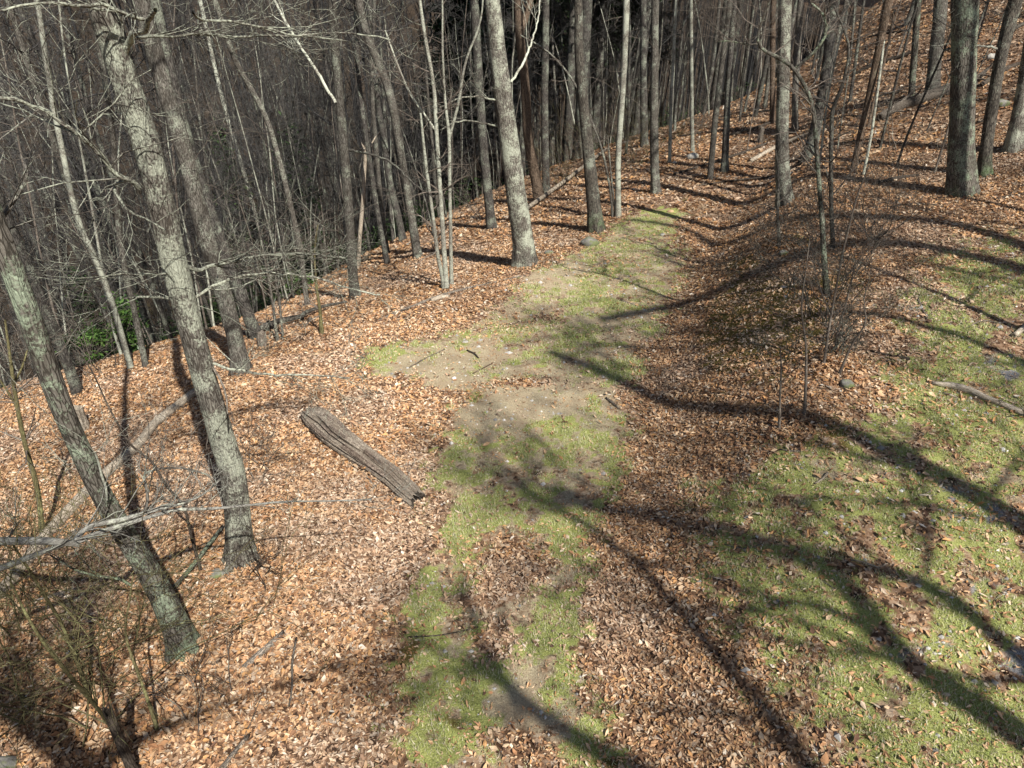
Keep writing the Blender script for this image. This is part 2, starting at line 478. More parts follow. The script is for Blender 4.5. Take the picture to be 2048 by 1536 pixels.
def sdf(poly, x, y):
    x = np.asarray(x, float); y = np.asarray(y, float)
    inside = np.zeros(x.shape, bool); dm = np.full(x.shape, 1e9)
    n = len(poly)
    for i in range(n):
        ax, ay = poly[i]; bx, by = poly[(i + 1) % n]
        ex, ey = bx - ax, by - ay
        t = np.clip(((x - ax) * ex + (y - ay) * ey) / (ex * ex + ey * ey + 1e-9), 0, 1)
        dm = np.minimum(dm, np.hypot(x - ax - t * ex, y - ay - t * ey))
        c = ((ay > y) != (by > y)) & (x < (bx - ax) * (y - ay) / (by - ay + 1e-12) + ax)
        inside ^= c
    return np.where(inside, dm, -dm)
def blob_list(L):
    out = []
    for px, py, rx, ry, s in L:
        c = gpt(px, py); a = gpt(px + rx, py); b = gpt(px, py + ry); b2 = gpt(px, max(py - ry, 20))
        out.append((c[0], c[1], max(.15, abs(a[0] - c[0])), max(.15, abs(b2[1] - b[1]) / 2), s))
    return out
GREEN_B = blob_list([(750, 715, 55, 22, 1), (900, 740, 60, 30, .8), (850, 690, 60, 18, .4), (1160, 600, 80, 35, .9), (1300, 430, 50, 14, 1), (1270, 495, 60, 16, .8), (1200, 560, 120, 30, .5), (1240, 750, 50, 30, 1), (1030, 690, 50, 25, .7), (960, 930, 60, 60, .7),
    (1010, 1000, 90, 50, .8), (1130, 1070, 55, 60, 1.3), (930, 1070, 60, 50, .9), (1120, 1250, 70, 80, 1), (880, 1250, 60, 60, .7), (980, 1400, 60, 80, .7), (1180, 1450, 50, 80, 1.3), (860, 1420, 70, 90, .9), (1170, 870, 60, 40, .7), (1080, 900, 60, 40, .5), (840, 1170, 40, 40, .6), (1150, 680, 70, 40, .5),
    (1950, 560, 70, 40, .8), (1930, 680, 80, 60, .8), (1880, 830, 90, 60, 1), (1950, 900, 60, 40, .8), (1750, 1000, 90, 40, .6), (1850, 1080, 90, 60, .9), (1650, 1230, 90, 70, .9), (1900, 1250, 90, 60, 1), (1700, 1350, 100, 60, 1), (1950, 1420, 60, 60, .9), (1600, 1050, 60, 40, .4), (1980, 1100, 60, 60, .6), (1800, 1480, 120, 50, .8)])
SOIL_B = blob_list([(870, 740, 90, 35, 1), (1000, 780, 80, 30, .7), (1050, 830, 120, 40, .9), (1120, 790, 70, 30, .6), (970, 860, 60, 40, .7), (1100, 560, 60, 25, .9), (1120, 1150, 40, 30, 1), (960, 720, 60, 30, .8), (1060, 1400, 40, 50, .9), (1040, 1210, 50, 20, .6), (1200, 650, 60, 40, .5), (1030, 620, 60, 20, .6), (1040, 1330, 40, 60, .5), (640, 715, 60, 16, .8), (590, 905, 50, 25, .9), (850, 1040, 30, 15, .6), (1200, 560, 80, 25, .5)])
LITTER_B = blob_list([(1030, 772, 90, 14, 1.2), (900, 792, 50, 10, .8), (1020, 1130, 85, 55, 1.6), (985, 1275, 60, 40, 1), (1060, 1520, 120, 30, 1.2), (1000, 1190, 70, 25, 1), (930, 600, 100, 40, .8), (1100, 640, 40, 14, .6), (1010, 660, 40, 10, .5), (830, 1320, 30, 30, .3), (1230, 520, 40, 10, .3), (1290, 960, 40, 80, .5)])
MOSS_B = blob_list([(820, 1320, 35, 35, 1), (905, 1420, 32, 45, 1.1), (790, 1480, 28, 30, .9), (1190, 1490, 40, 25, .9), (1650, 1460, 40, 30, 1), (880, 1240, 40, 14, .7), (1500, 600, 130, 70, .95), (1450, 700, 100, 60, .8), (1700, 560, 90, 50, .7), (1600, 640, 90, 50, .6), (1400, 800, 60, 40, .5), (1650, 880, 70, 40, .6), (1480, 520, 60, 30, .6), (1560, 740, 60, 50, .5), (1780, 660, 50, 30, .6), (1365, 395, 20, 8, 1), (1560, 960, 80, 30, .45), (1700, 1050, 70, 40, .3), (1750, 1400, 30, 30, .7), (1160, 545, 30, 10, .8), (1600, 470, 60, 20, .5)])
GRAV_B = blob_list([(2000, 740, 70, 30, .9), (1850, 620, 50, 30, .5), (1960, 1050, 80, 40, .9), (1870, 1280, 60, 40, 1), (1930, 800, 60, 25, .5), (1960, 1180, 50, 40, .6), (1600, 1000, 60, 20, .2), (1730, 960, 50, 20, .3), (2020, 560, 60, 30, .5), (1900, 1000, 60, 20, .6), (1780, 1310, 40, 30, .6), (1080, 1420, 40, 30, .5), (940, 1480, 50, 40, .4), (2020, 1300, 50, 50, .7)])
def blobs(L, x, y):
    s = np.zeros(np.shape(x))
    for cx, cy, rx, ry, k in L:
        s = s + k * np.exp(-(((x - cx) / rx) ** 2 + ((y - cy) / ry) ** 2) * 1.1)
    return s
def covers(x, y):
    """grass, soil, gravel, moss, litter in 0..1"""
    x = np.asarray(x, float); y = np.asarray(y, float)
    wx = x + .35 * fbm(x * 1.1, y * 1.1, 0, 4, 21); wy = y + .45 * fbm(x * 1.1, y * 1.1, 0, 4, 33)
    hf = fbm(x * 6, y * 6, 0, 3, 71)
    lane = sstep(-.4, .5, sdf(LANE, wx, wy) + .28 * hf)
    right = sstep(-1.1, .5, sdf(RIGHT, wx, wy) + .4 * hf)
    n1 = fbm(x * .9, y * .9, 0, 4, 41); n2 = fbm(x * 2.6, y * 2.6, 0, 4, 47); n3 = fbm(x * .5, y * .5, 0, 3, 53)
    lit_b = blobs(LITTER_B, wx, wy)
    open_ = np.clip(np.maximum(lane, right) - lit_b * .75, 0, 1)
    g = np.where(right > lane, .54 + .35 * n1 + .6 * n2 + .4 * hf, .40 + .3 * n1 + .6 * n2 + .4 * hf) + blobs(GREEN_B, wx, wy) * .62
    soilb = blobs(SOIL_B, wx, wy)
    grass = np.clip((g - soilb * .45) * np.clip(.95 + .9 * hf + .5 * n2, .25, 1.4), 0, 1) * open_
    soil = np.clip(.62 + soilb * .5 + n2 * .3, 0, 1) * lane * open_ + np.clip(soilb - .35, 0, 1) * (1 - lane) * 1.2
    soil = np.clip(soil + right * open_ * .35 * (1 + n1), 0, 1)
    gravel = np.clip(blobs(GRAV_B, wx, wy) * .9 + .25 * n2 * right + .12 * right, 0, 1)
    moss = np.clip(blobs(MOSS_B, wx, wy) * (.8 + .9 * n2), 0, 1)
    litter = np.clip(1 - open_ * (.90 + .09 * lane) + np.clip(n2 + .5 * hf - .2, 0, 1) * .45, 0, 1)
    wb = x - toe_x(y)
    bank = sstep(.3, 1.2, wb) * sstep(4.6, 2.8, wb) * sstep(7, 10, y) * sstep(27, 21, y) * np.clip(.75 + .9 * n1 + .6 * hf, 0, 1)
    moss = np.clip(moss * .8 + bank * .3, 0, 1); soil = np.clip(soil + bank * .25 * (1 - moss), 0, 1)
    litter = litter * (1 - .4 * bank)
    litter = litter * (1 - .4 * np.clip(moss, 0, 1)) * (1 - .7 * np.clip(soilb - .35, 0, 1) * (1 - lit_b.clip(0, 1)))
    return grass, soil, gravel, moss, litter

# ------------------------------------------------------------------ the ground sheet
def axis(a0, a1, step, lo, hi, grow=1.09):
    core = list(np.arange(a0, a1 + step / 2, step))
    l = []; s = step; v = a0
    while v > lo: s *= grow; v -= s; l.append(v)
    r = []; s = step; v = core[-1]
    while v < hi: s *= grow; v += s; r.append(v)
    return np.array(l[::-1] + core + r)
gx = axis(-9, 13, .1, -420, 420); gy = axis(2.5, 23, .1, -60, 520, 1.07)
GX, GY = np.meshgrid(gx, gy)
GZ = H(GX, GY)
cg = covers(GX.ravel(), GY.ravel())
far = (np.hypot(GX, GY).ravel() > 60)
cov = np.stack([np.where(far, 0, cg[0]), np.where(far, 0, cg[1]), np.where(far, 0, cg[2]), np.where(far, 0, cg[3])], -1)
ny_, nx_ = GX.shape
idx = np.arange(nx_ * ny_).reshape(ny_, nx_)
quads = np.stack([idx[:-1, :-1], idx[:-1, 1:], idx[1:, 1:], idx[1:, :-1]], -1).reshape(-1, 4)
me = mesh_arr("ground", np.stack([GX.ravel(), GY.ravel(), GZ.ravel()], -1), quads, True, {"cover": ('FLOAT_COLOR', cov), "hollow_shade": ('FLOAT', sstep(11, 17, (edge_x(GY) - GX).ravel()))})
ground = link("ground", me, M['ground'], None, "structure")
ground["label"] = "leaf covered woodland ground with grassy track and bank"

# ------------------------------------------------------------------ leaf litter
def leaf_shape(near):
    if near:   # lobed oak leaf outline, folded along the midrib
        o = [(-.5, 0), (-.16, .18), (.18, .25), (.5, .02), (.2, -.25), (-.14, -.17)]
        v = np.array([(x, y, abs(y) * .6 + x * x * .45) for x, y in o] + [(.05, 0, 0)])
        f = np.array([(i, (i + 1) % 6, 6) for i in range(6)])[:, ::-1]
    else:
        v = np.array([(-.5, 0, 0), (.05, .25, .16), (.5, 0, .03), (-.02, -.25, .14)], float)
        f = np.array([(0, 2, 1), (0, 3, 2)])
    return v, f
PAL = np.array([(.43, .24, .125), (.50, .31, .17), (.55, .38, .235), (.35, .18, .09), (.23, .12, .065), (.60, .47, .335), (.13, .07, .045), (.50, .27, .115), (.44, .33, .235), (.66, .57, .46)])
PALW = np.array([.18, .20, .16, .13, .09, .06, .05, .08, .05, .01])
def scatter_leaves(name, y0, y1, dens, near, size, seed, label, prob=None, margin=2.0, dark=0.0, parent=None, lift=.035, tilt=.5):
    rs = np.random.RandomState(seed)
    wmax = (y1 * 1.02 + 4) * .80 + margin + 3
    area = 2 * wmax * (y1 - y0)
    n = int(area * dens)
    x = rs.uniform(-wmax, wmax, n); y = rs.uniform(y0, y1, n)
    lim = (y + 3.5) * .76 + margin
    k = np.abs(x) < lim; x, y = x[k], y[k]
    c = covers(x, y)
    p = c[4] if prob is None else prob(x, y, c)
    k = rs.rand(len(x)) < p; x, y = x[k], y[k]
    d = edge_x(y) - x
    k = d < 17; x, y = x[k], y[k]
    z = H(x, y); m = len(x)
    v, f = leaf_shape(near)
    sc = size * (.5 + rs.gamma(2.2, .24, m).clip(0, 1.5))
    yaw = rs.uniform(0, 2 * math.pi, m); tx = rs.normal(0, tilt, m); ty = rs.normal(0, tilt, m)
    e = .2
    nx = -(H(x + e, y) - H(x - e, y)) / (2 * e) + tx; ny = -(H(x, y + e) - H(x, y - e)) / (2 * e) + ty
    nn = np.stack([nx, ny, np.ones(m)], -1); nn /= np.linalg.norm(nn, axis=1, keepdims=True)
    t0 = np.stack([np.cos(yaw), np.sin(yaw), np.zeros(m)], -1)
    t0 -= nn * (t0 * nn).sum(1, keepdims=True); t0 /= np.linalg.norm(t0, axis=1, keepdims=True)
    b0 = np.cross(nn, t0)
    asp = rs.uniform(.45, 1.2, m); curl = rs.uniform(-1.1, 1.9, m)
    V = (t0[:, None] * v[None, :, 0:1] + b0[:, None] * (v[None, :, 1:2] * asp[:, None, None]) + nn[:, None] * (v[None, :, 2:3] * curl[:, None, None])) * sc[:, None, None]
    V += np.stack([x, y, z + rs.uniform(.004, lift, m)], -1)[:, None]
    F = (f[None] + (np.arange(m) * len(v))[:, None, None]).reshape(-1, 3)
    ci = rs.choice(len(PAL), m, p=PALW / PALW.sum())
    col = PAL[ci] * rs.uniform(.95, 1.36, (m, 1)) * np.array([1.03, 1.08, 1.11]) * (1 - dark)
    reg = fbm(x * .45, y * .45, 0, 3, 77)
    duff = np.clip(fbm(x * .7, y * .9, 0, 4, 83) * 1.8 - .1, 0, .42)[:, None]
    col = col * (1 - duff) + duff * (col.mean(1, keepdims=True) * np.array([1.16, .96, .78]))
    col *= (1 + .28 * reg)[:, None]
    C = np.repeat(np.concatenate([col, np.ones((m, 1))], 1)[:, None], len(v), 1)
    me = mesh_arr(name, V.reshape(-1, 3), F, False, {"tint": ('FLOAT_COLOR', C.reshape(-1, 4))})
    o = link(name, me, M['leaf'], parent, "stuff")
    if label: tag(o, label, "leaf litter")
    return o
scatter_leaves("leaf_litter", 2.2, 6.2, 1500, True, .052, 1, "thick tan and rust oak leaf litter along the lower edge")
scatter_leaves("leaf_litter", 6.2, 10, 1500, False, .058, 7, "matted oak leaf litter below the fallen log", tilt=.42)
scatter_leaves("leaf_litter", 10, 15, 1000, False, .066, 5, "leaf litter around the fallen log and along the middle of the bank", tilt=.5)
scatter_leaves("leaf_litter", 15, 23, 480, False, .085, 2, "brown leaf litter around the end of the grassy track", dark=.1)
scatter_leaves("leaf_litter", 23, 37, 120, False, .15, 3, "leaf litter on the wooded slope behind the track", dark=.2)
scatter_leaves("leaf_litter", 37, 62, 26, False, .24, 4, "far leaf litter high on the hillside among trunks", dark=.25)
# odd leaves blown onto the grass
scatter_leaves("scattered_leaves", 2.2, 22, 85, True, .07, 6, "loose single leaves scattered thinly over the grass", prob=lambda x, y, c: np.clip(1 - c[4], 0, 1) * (.22 + .78 * (x > 2)) * np.clip(.6 + 1.6 * fbm(x * 1.7, y * 1.7, 0, 3, 61), .1, 1), lift=.05)

scatter_leaves("leaf_crumbs", 2.2, 24, 520, False, .034, 8, "fine crumbs of leaf and twig over the bare soil of the track", prob=lambda x, y, c: np.clip((1 - c[4]) * (.35 + .9 * fbm(x * 2.2, y * 2.2, 0, 3, 63)), 0, 1), lift=.015, tilt=.3)
# ------------------------------------------------------------------ grass
def grass_blades(name, y0, y1, dens, seed, label, hgt, wid):
    rs = np.random.RandomState(seed)
    wmax = (y1 + 4) * .78 + 2
    n = int(2 * wmax * (y1 - y0) * dens)
    x = rs.uniform(-6, wmax, n); y = rs.uniform(y0, y1, n)
    k = (np.abs(x) < (y + 3.5) * .76 + 1.5); x, y = x[k], y[k]
    c = covers(x, y)
    tuft = fbm(x * 5, y * 5, 0, 2, 91)
    p = np.clip(c[0] * .8 - .10 + .75 * tuft * (c[0] > .12), 0, 1) * (1 - .8 * c[3])
    k = rs.rand(len(x)) < p; x, y = x[k], y[k]; g = c[0][k]
    m = len(x); z = H(x, y)
    yaw = rs.uniform(0, 2 * math.pi, m)
    lean = rs.uniform(.2, 1.1, m); h = hgt * rs.uniform(.4, 1.4, m) * (.6 + .6 * g)
    w = wid * rs.uniform(.6, 1.5, m)
    a = np.stack([np.cos(yaw), np.sin(yaw), 0 * yaw], -1); b = np.stack([-np.sin(yaw), np.cos(yaw), 0 * yaw], -1)
    P = np.stack([x, y, z - .003], -1)
    mid = P + b * (h * lean * .35)[:, None]; mid[:, 2] += h * .6
    V = np.stack([P - a * w[:, None], P + a * w[:, None], P + b * (h * lean)[:, None] + np.array([0, 0, 1.]) * (h * (1.1 - lean * .45))[:, None]], 1)
    F = np.arange(m * 3).reshape(-1, 3)
    pal = np.array([(.42, .46, .17), (.52, .53, .25), (.27, .34, .10), (.56, .52, .30), (.64, .57, .42), (.35, .43, .12)])
    dry = rs.rand(m) > g * .75 + .25 * fbm(x * 1.6, y * 1.6, 0, 3, 95)
    ci = rs.choice(6, m, p=[.26, .24, .14, .13, .07, .16])
    ci = np.where(dry & (rs.rand(m) < .6), rs.choice([3, 4], m), ci)
    col = pal[ci] * rs.uniform(.75, 1.2, (m, 1))
    C = np.repeat(np.concatenate([col, np.ones((m, 1))], 1)[:, None], 3, 1)
    me = mesh_arr(name, V.reshape(-1, 3), F, False, {"tint": ('FLOAT_COLOR', C.reshape(-1, 4))})
    o = link(name, me, M['grass'], None, "stuff"); tag(o, label, "grass")
grass_blades("grass", 2.4, 11, 3600, 11, "short yellow green grass on the track and right hand clearing", .045, .0042)
grass_blades("grass", 11, 24, 1900, 12, "sparse short grass on the far part of the track", .055, .007)

# ------------------------------------------------------------------ growing branches
def grow(tb, p, d, length, r, rng, depth=2, n=5, up=.15, wander=.22, kids=(3, 5), sides=3, rmin=.0035, ratio=(.4, .65)):
    """a wandering branch with side twigs"""
    pts = [np.array(p, float)]; d = np.array(d, float); d /= np.linalg.norm(d)
    ds = [d]
    for i in range(n - 1):
        d = d + np.array([rng.gauss(0, wander), rng.gauss(0, wander), rng.gauss(0, wander) + up / n])
        d /= np.linalg.norm(d)
        pts.append(pts[-1] + d * length / (n - 1)); ds.append(d)
    rad = np.linspace(r, max(r * .3, rmin), n)
    tb.add(pts, rad, sides if r < .03 else max(sides, 6))
    if depth <= 0: return
    for k in range(rng.randint(*kids)):
        t = rng.uniform(.2, .98) * (n - 1); i = min(int(t), n - 2); f = t - i
        q = pts[i] * (1 - f) + pts[i + 1] * f
        side = np.cross(ds[i], [rng.gauss(0, 1), rng.gauss(0, 1), rng.gauss(0, 1)]); side /= np.linalg.norm(side) + 1e-9
        nd = ds[i] * rng.uniform(.5, 1) + side * rng.uniform(.5, .95)
        rr = max(rmin, (rad[i]) * rng.uniform(.45, .7))
        grow(tb, q, nd, length * rng.uniform(*ratio), rr, rng, depth - 1, n=4, up=up, wander=wander * 1.1, kids=kids, sides=3, rmin=rmin * .8, ratio=ratio)

def crown_on(tb, P, Q, h_from, count, rng, lmin=1.5, lmax=4.0, depth=2, kids=(3, 6), upb=.5, rmin=.004):
    """side limbs along a trunk polyline P above height h_from (metres over its foot)"""
    hs = P[:, 2] - P[0, 2]; top = hs[-1]
    for k in range(count):
        h = h_from + (top - h_from) * (rng.random() ** .8)
        i = int(np.clip(np.searchsorted(hs, h), 1, len(P) - 1))
        a = rng.uniform(0, 2 * math.pi)
        f = (h - h_from) / max(top - h_from, .1)
        L = rng.uniform(lmin, lmax) * (1 - .5 * f)
        d = np.array([math.cos(a), math.sin(a), rng.uniform(.1, .9) * upb + f * .5])
        grow(tb, P[i], d, L, max(.008, min(Q[i] * .45, L * .014)), rng, depth, 6, up=.35, wander=.18, kids=kids, rmin=rmin)

def tri_count(o): return 0

# ------------------------------------------------------------------ trees rebuilt from where they stand in the photograph
ALL_BASES = []
WS = .88
def stand(pix, toward=0.0):
    """pixel polyline (x, y, width) of a standing stem -> 3-D points and radii. The foot is on the ground; every further point is where its view ray passes
    closest to the plumb line over the foot, moved by a share 'toward' of its height"""
    b = hit(pix[0][0], pix[0][1]); pts = [b]; rad = [WS * pix[0][2] / 2 / FPX * depth_of(b)]
    for px, py, w in pix[1:]:
        d = ray(px, py); dh = d[:2]
        t = float(np.dot(b[:2], dh) / np.dot(dh, dh))
        h = (O + t * d)[2] - b[2]
        t *= (1 - toward * h / 10)
        p = O + t * d
        pts.append(p); rad.append(WS * w / 2 / FPX * t)
    return pts, rad
def extend(pts, rad, top, rng, rt=.3, sway=.25):
    """carry the stem on above the frame to height top over its foot"""
    z0 = pts[0][2]
    p = np.array(pts[-1]); d = np.array(pts[-1]) - np.array(pts[-2]); d /= np.linalg.norm(d)
    r = rad[-1]; n = 7; H0 = p[2] - z0
    if H0 >= top - 1: return pts, rad
    L = (top - H0)
    for i in range(n):
        d = d + np.array([rng.gauss(0, .06), rng.gauss(0, .06), .12]); d /= np.linalg.norm(d)
        p = p + d * L / n
        pts.append(p.copy()); rad.append(r * (1 - (1 - rt) * (i + 1) / n))
    return pts, rad

def hero_tree(name, pix, mat, label, seed, top=17, sides=20, step=.22, flare=.7, crown=14, h_from=8.5, limbs=(), twigs=0, twmat='twig', ridge=.06, toward=0.0, cat="tree", group=None, hide_low=None, crown_depth=2, lmax=4.0):
    rng = random.Random(seed)
    pts, rad = stand(pix, toward)
    b = np.array(pts[0])
    base_r = rad[0]
    if flare: rad[0] = rad[1] if len(rad) > 1 else rad[0]
    pts0 = [b + (b - np.array(pts[1])) / np.linalg.norm(b - np.array(pts[1])) * .35] + pts
    rad0 = [rad[0]] + rad
    if top: pts0, rad0 = extend(pts0, rad0, top, rng)
    P, Q, _ = resample(pts0, rad0, .5)
    V, F, B = big_tube(pts0, rad0, sides, step, ridge, flare, seed)
    o = root(name, tuple(b), label, cat, group)
    link("trunk", mesh_arr("trunk", V, F, True, {"bco": ('FLOAT_VECTOR', B)}, b), M[mat], o)
    ALL_BASES.append((b[0], b[1]))
    # limbs seen in the photograph
    trk = np.array(pts0)
    for li, L in enumerate(limbs):
        lp = L['p']; away = L.get('away', .0)
        d0 = ray(lp[0][0], lp[0][1])
        # depth of the stem where the limb leaves it
        dists = [np.linalg.norm(np.array(project(*q)[:2]) - np.array(lp[0][:2])) for q in P]
        t0 = depth_of(P[int(np.argmin(dists))])
        if 't' in L: t0 = L['t']
        n = len(lp); tt = [t0 * (1 + away * (i / (n - 1)) ** 1.1) for i in range(n)]
        lpts = [O + tt[i] * ray(lp[i][0], lp[i][1]) for i in range(n)]
        lrad = [lp[i][2] / 2 / FPX * tt[i] for i in range(n)]
        PP, QQ, _ = resample(lpts, lrad, .07 if max(lrad) > .02 else .14)
        jit = np.random.RandomState(seed * 7 + li).normal(0, 1, PP.shape); jit = (jit + np.roll(jit, 1, 0)) * .5
        PP[1:-1] += jit[1:-1] * .012
        tb = Tubes(); tb.add(PP, QQ, 9 if max(lrad) > .02 else 6)
        k = L.get('twigs', 8)
        for j in range(k):
            i = rng.randint(int(len(PP) * .12), len(PP) - 1)
            dd = PP[min(i + 1, len(PP) - 1)] - PP[i - 1]; dd /= np.linalg.norm(dd) + 1e-9
            sd = np.array([rng.gauss(0, 1), rng.gauss(0, 1), rng.gauss(.3, .8)])
            grow(tb, PP[i], dd * .8 + sd * .55, rng.uniform(.5, 1.3) * L.get('tl', 1), max(.004, QQ[i] * .5), rng, 2, 5, up=.25, wander=.2, kids=(2, 5), rmin=.0028)
        tb.build("limb", M[L.get('mat', mat)], o, b)
    if crown or twigs:
        tb = Tubes()
        if crown: crown_on(tb, P, Q, h_from, crown, rng, 1.6, lmax, crown_depth)
        for j in range(twigs):
            hs = P[:, 2] - P[0, 2]
            h = rng.uniform(1.5, h_from); i = int(np.clip(np.searchsorted(hs, h), 1, len(P) - 1)); a = rng.uniform(0, 6.28)
            grow(tb, P[i], [math.cos(a), math.sin(a), rng.uniform(0, .6)], rng.uniform(.5, 1.8), .009, rng, 2, 5, wander=.22, kids=(2, 4), rmin=.003)
        tb.build("crown", M[twmat], o, b, "stuff")
    return o

def px_list(s, w=None): return s

LIMB = lambda p, **k: dict(p=p, **k)
# big lichen-covered oak on the left with its bent limbs
hero_tree("oak_tree", [(482, 1118, 62), (470, 960, 56), (418, 792, 52), (372, 621, 53), (330, 450, 58), (309, 342, 58), (268, 205, 57), (228, 102, 56), (200, 0, 60), (178, -80, 58)], 'oak',
    "thick pale lichen-covered oak leaning beside the upper end of the fallen log, limbs bent", 1, top=18, sides=34, step=.08, flare=1.2, crown=16, h_from=9, ridge=.07, limbs=[
    LIMB([(278, 385, 11), (272, 362, 11), (239, 355, 10), (215, 330, 9), (190, 290, 10), (162, 273, 9), (107, 232, 8), (49, 203, 7), (0, 193, 7), (-70, 190, 6)], away=-.18, twigs=16),
    LIMB([(239, 355, 6), (226, 376, 6), (240, 412, 5), (285, 435, 4), (330, 460, 3)], away=-.08, twigs=5),
    LIMB([(254, 150, 13), (250, 120, 14), (256, 88, 14), (263, 68, 13), (294, 51, 11), (297, 36, 10), (311, 20, 9)], away=-.12, twigs=1),
    LIMB([(296, 40, 8), (275, 33, 8), (256, 31, 8), (222, 14, 8), (195, 7, 8), (174, 17, 7), (140, 10, 7), (113, 0, 6), (60, 12, 5), (0, 22, 4)], away=-.16, twigs=10),
    LIMB([(262, 76, 7), (290, 73, 7), (325, 72, 6), (407, 68, 6), (440, 76, 5), (564, 68, 5), (640, 76, 4), (700, 84, 3)], away=.25, twigs=14),
    LIMB([(386, 26, 5), (395, 36, 5), (427, 41, 5), (513, 51, 5), (581, 70, 4), (700, 64, 3), (780, 80, 3)], away=.2, twigs=12),
    LIMB([(352, 534, 13), (378, 536, 9), (400, 544, 8), (434, 527, 7), (495, 515, 6), (581, 508, 5), (640, 510, 4), (690, 516, 3)], away=.1, twigs=20, tl=.8),
    LIMB([(376, 600, 7), (395, 595, 6), (420, 573, 6), (470, 556, 5), (513, 546, 5), (581, 549, 4), (649, 559, 4), (700, 576, 3), (760, 590, 3)], away=.12, twigs=16, tl=.8),
    LIMB([(366, 538, 5), (340, 545, 5), (280, 549, 5), (235, 548, 4), (190, 560, 3)], away=-.1, twigs=12),
    LIMB([(395, 716, 7), (420, 723, 6), (460, 738, 5), (506, 747, 5), (580, 750, 4), (640, 752, 3), (700, 756, 3)], away=.05, twigs=14, tl=.7),
    LIMB([(372, 604, 6), (340, 600, 6), (300, 595, 5), (247, 597, 5)], away=-.06, twigs=5),
    LIMB([(425, 735, 5), (440, 760, 5), (452, 790, 4), (455, 828, 3)], away=-.03, twigs=1, mat='deadgrey')])
# leaning tree at the lower left
hero_tree("oak_tree", [(368, 1295, 60), (346, 1235, 54), (298, 1141, 48), (222, 1026, 43), (195, 975, 42), (113, 792, 44), (66, 655, 46), (30, 552, 46), (-8, 450, 48), (-75, 290, 48)], 'green',
    "nearest grey trunk, leaning out from the lower edge, green lichen on its upper part", 2, top=16, sides=34, step=.08, flare=1.2, crown=14, h_from=8.5, ridge=.08, limbs=[
    LIMB([(214, 1000, 4), (210, 960, 5), (198, 925, 5), (190, 905, 4)], away=-.05, twigs=3, mat='pale'),
    LIMB([(262, 1170, 6), (240, 1155, 5), (180, 1148, 5), (140, 1138, 4), (100, 1110, 3)], away=-.05, twigs=8)])
hero_tree("oak_tree", [(484, 742, 40), (462, 640, 36), (436, 552, 38), (402, 440, 38), (372, 310, 36), (325, 164, 38), (290, 34, 40), (272, -40, 40)], 'grey',
    "leaning grey trunk just behind the pale lichen oak, foot in a dark leaf hollow", 3, top=19, sides=22, step=.16, crown=18, h_from=8, twigs=4, flare=1.0)
hero_tree("oak_tree", [(514, 676, 30), (492, 620, 26), (461, 535, 25), (437, 470, 25), (404, 378, 26), (380, 300, 25), (352, 190, 24), (322, 60, 25), (305, -20, 24)], 'dark',
    "darker leaning trunk standing beside the small rotten stump", 4, top=18, sides=20, step=.18, crown=16, h_from=8, twigs=4)
hero_tree("tree", [(1050, 530, 60), (1046, 480, 46), (1026, 342, 44), (1015, 260, 42), (1003, 171, 42), (992, 80, 38), (984, 0, 34), (978, -60, 32)], 'oak',
    "stout pale lichened tree standing alone at the far left edge of the grass track", 5, top=22, sides=30, step=.12, flare=.6, crown=22, h_from=9.5, ridge=.07, limbs=[
    LIMB([(1022, 165, 5), (1035, 145, 5), (1050, 120, 5), (1058, 100, 4), (1075, 50, 3), (1080, 0, 3)], away=.05, twigs=4, mat='pale'),
    LIMB([(992, 200, 4), (960, 192, 3), (920, 195, 3), (880, 215, 3)], away=-.05, twigs=10),
    LIMB([(1000, 255, 4), (960, 245, 3), (920, 240, 3), (880, 260, 2)], away=-.05, twigs=8)])
hero_tree("tree", [(711, 598, 27), (706, 560, 22), (696, 400, 21), (684, 250, 20), (672, 120, 19), (664, 0, 18)], 'grey',
    "straight medium grey tree beside the bleached dead snag", 6, top=19, sides=20, step=.16, crown=16, h_from=8, twigs=5, limbs=[
    LIMB([(671, 206, 6), (655, 180, 6), (640, 150, 6), (605, 100, 5), (575, 50, 5), (548, 0, 5), (530, -60, 4)], away=.0, twigs=6, mat='pale'),
    LIMB([(696, 300, 5), (730, 306, 4), (780, 320, 4), (830, 370, 3), (870, 395, 3)], away=-.1, twigs=9)])
hero_tree("dead_snag", [(716, 540, 11), (720, 470, 9), (726, 400, 9), (728, 359, 8), (731, 310, 8), (732, 262, 4)], 'deadpale',
    "thin bleached dead snag broken off beside the straight grey tree", 7, top=0, sides=12, step=.15, flare=.2, crown=0, limbs=[
    LIMB([(731, 305, 4), (745, 285, 3), (759, 263, 2)], twigs=0), LIMB([(731, 300, 4), (722, 282, 3), (718, 268, 2)], twigs=0)], cat="dead tree")
hero_tree("tree", [(836, 515, 27), (829, 470, 19), (819, 410, 18), (802, 308, 18), (785, 205, 19), (764, 137, 18), (737, 85, 17), (723, 34, 17), (716, -10, 17)], 'grey',
    "tall curving grey tree between the straight grey tree and three pale stems", 8, top=20, crown=18, h_from=9, twigs=6, sides=18, step=.2)
hero_tree("tree", [(806, 482, 20), (796, 430, 16), (781, 376, 15), (767, 273, 14), (754, 205, 14), (745, 110, 13), (738, 0, 13)], 'dark',
    "slimmer dark trunk half behind the curving grey tree", 9, top=18, crown=14, h_from=8, twigs=4, sides=14, step=.25)
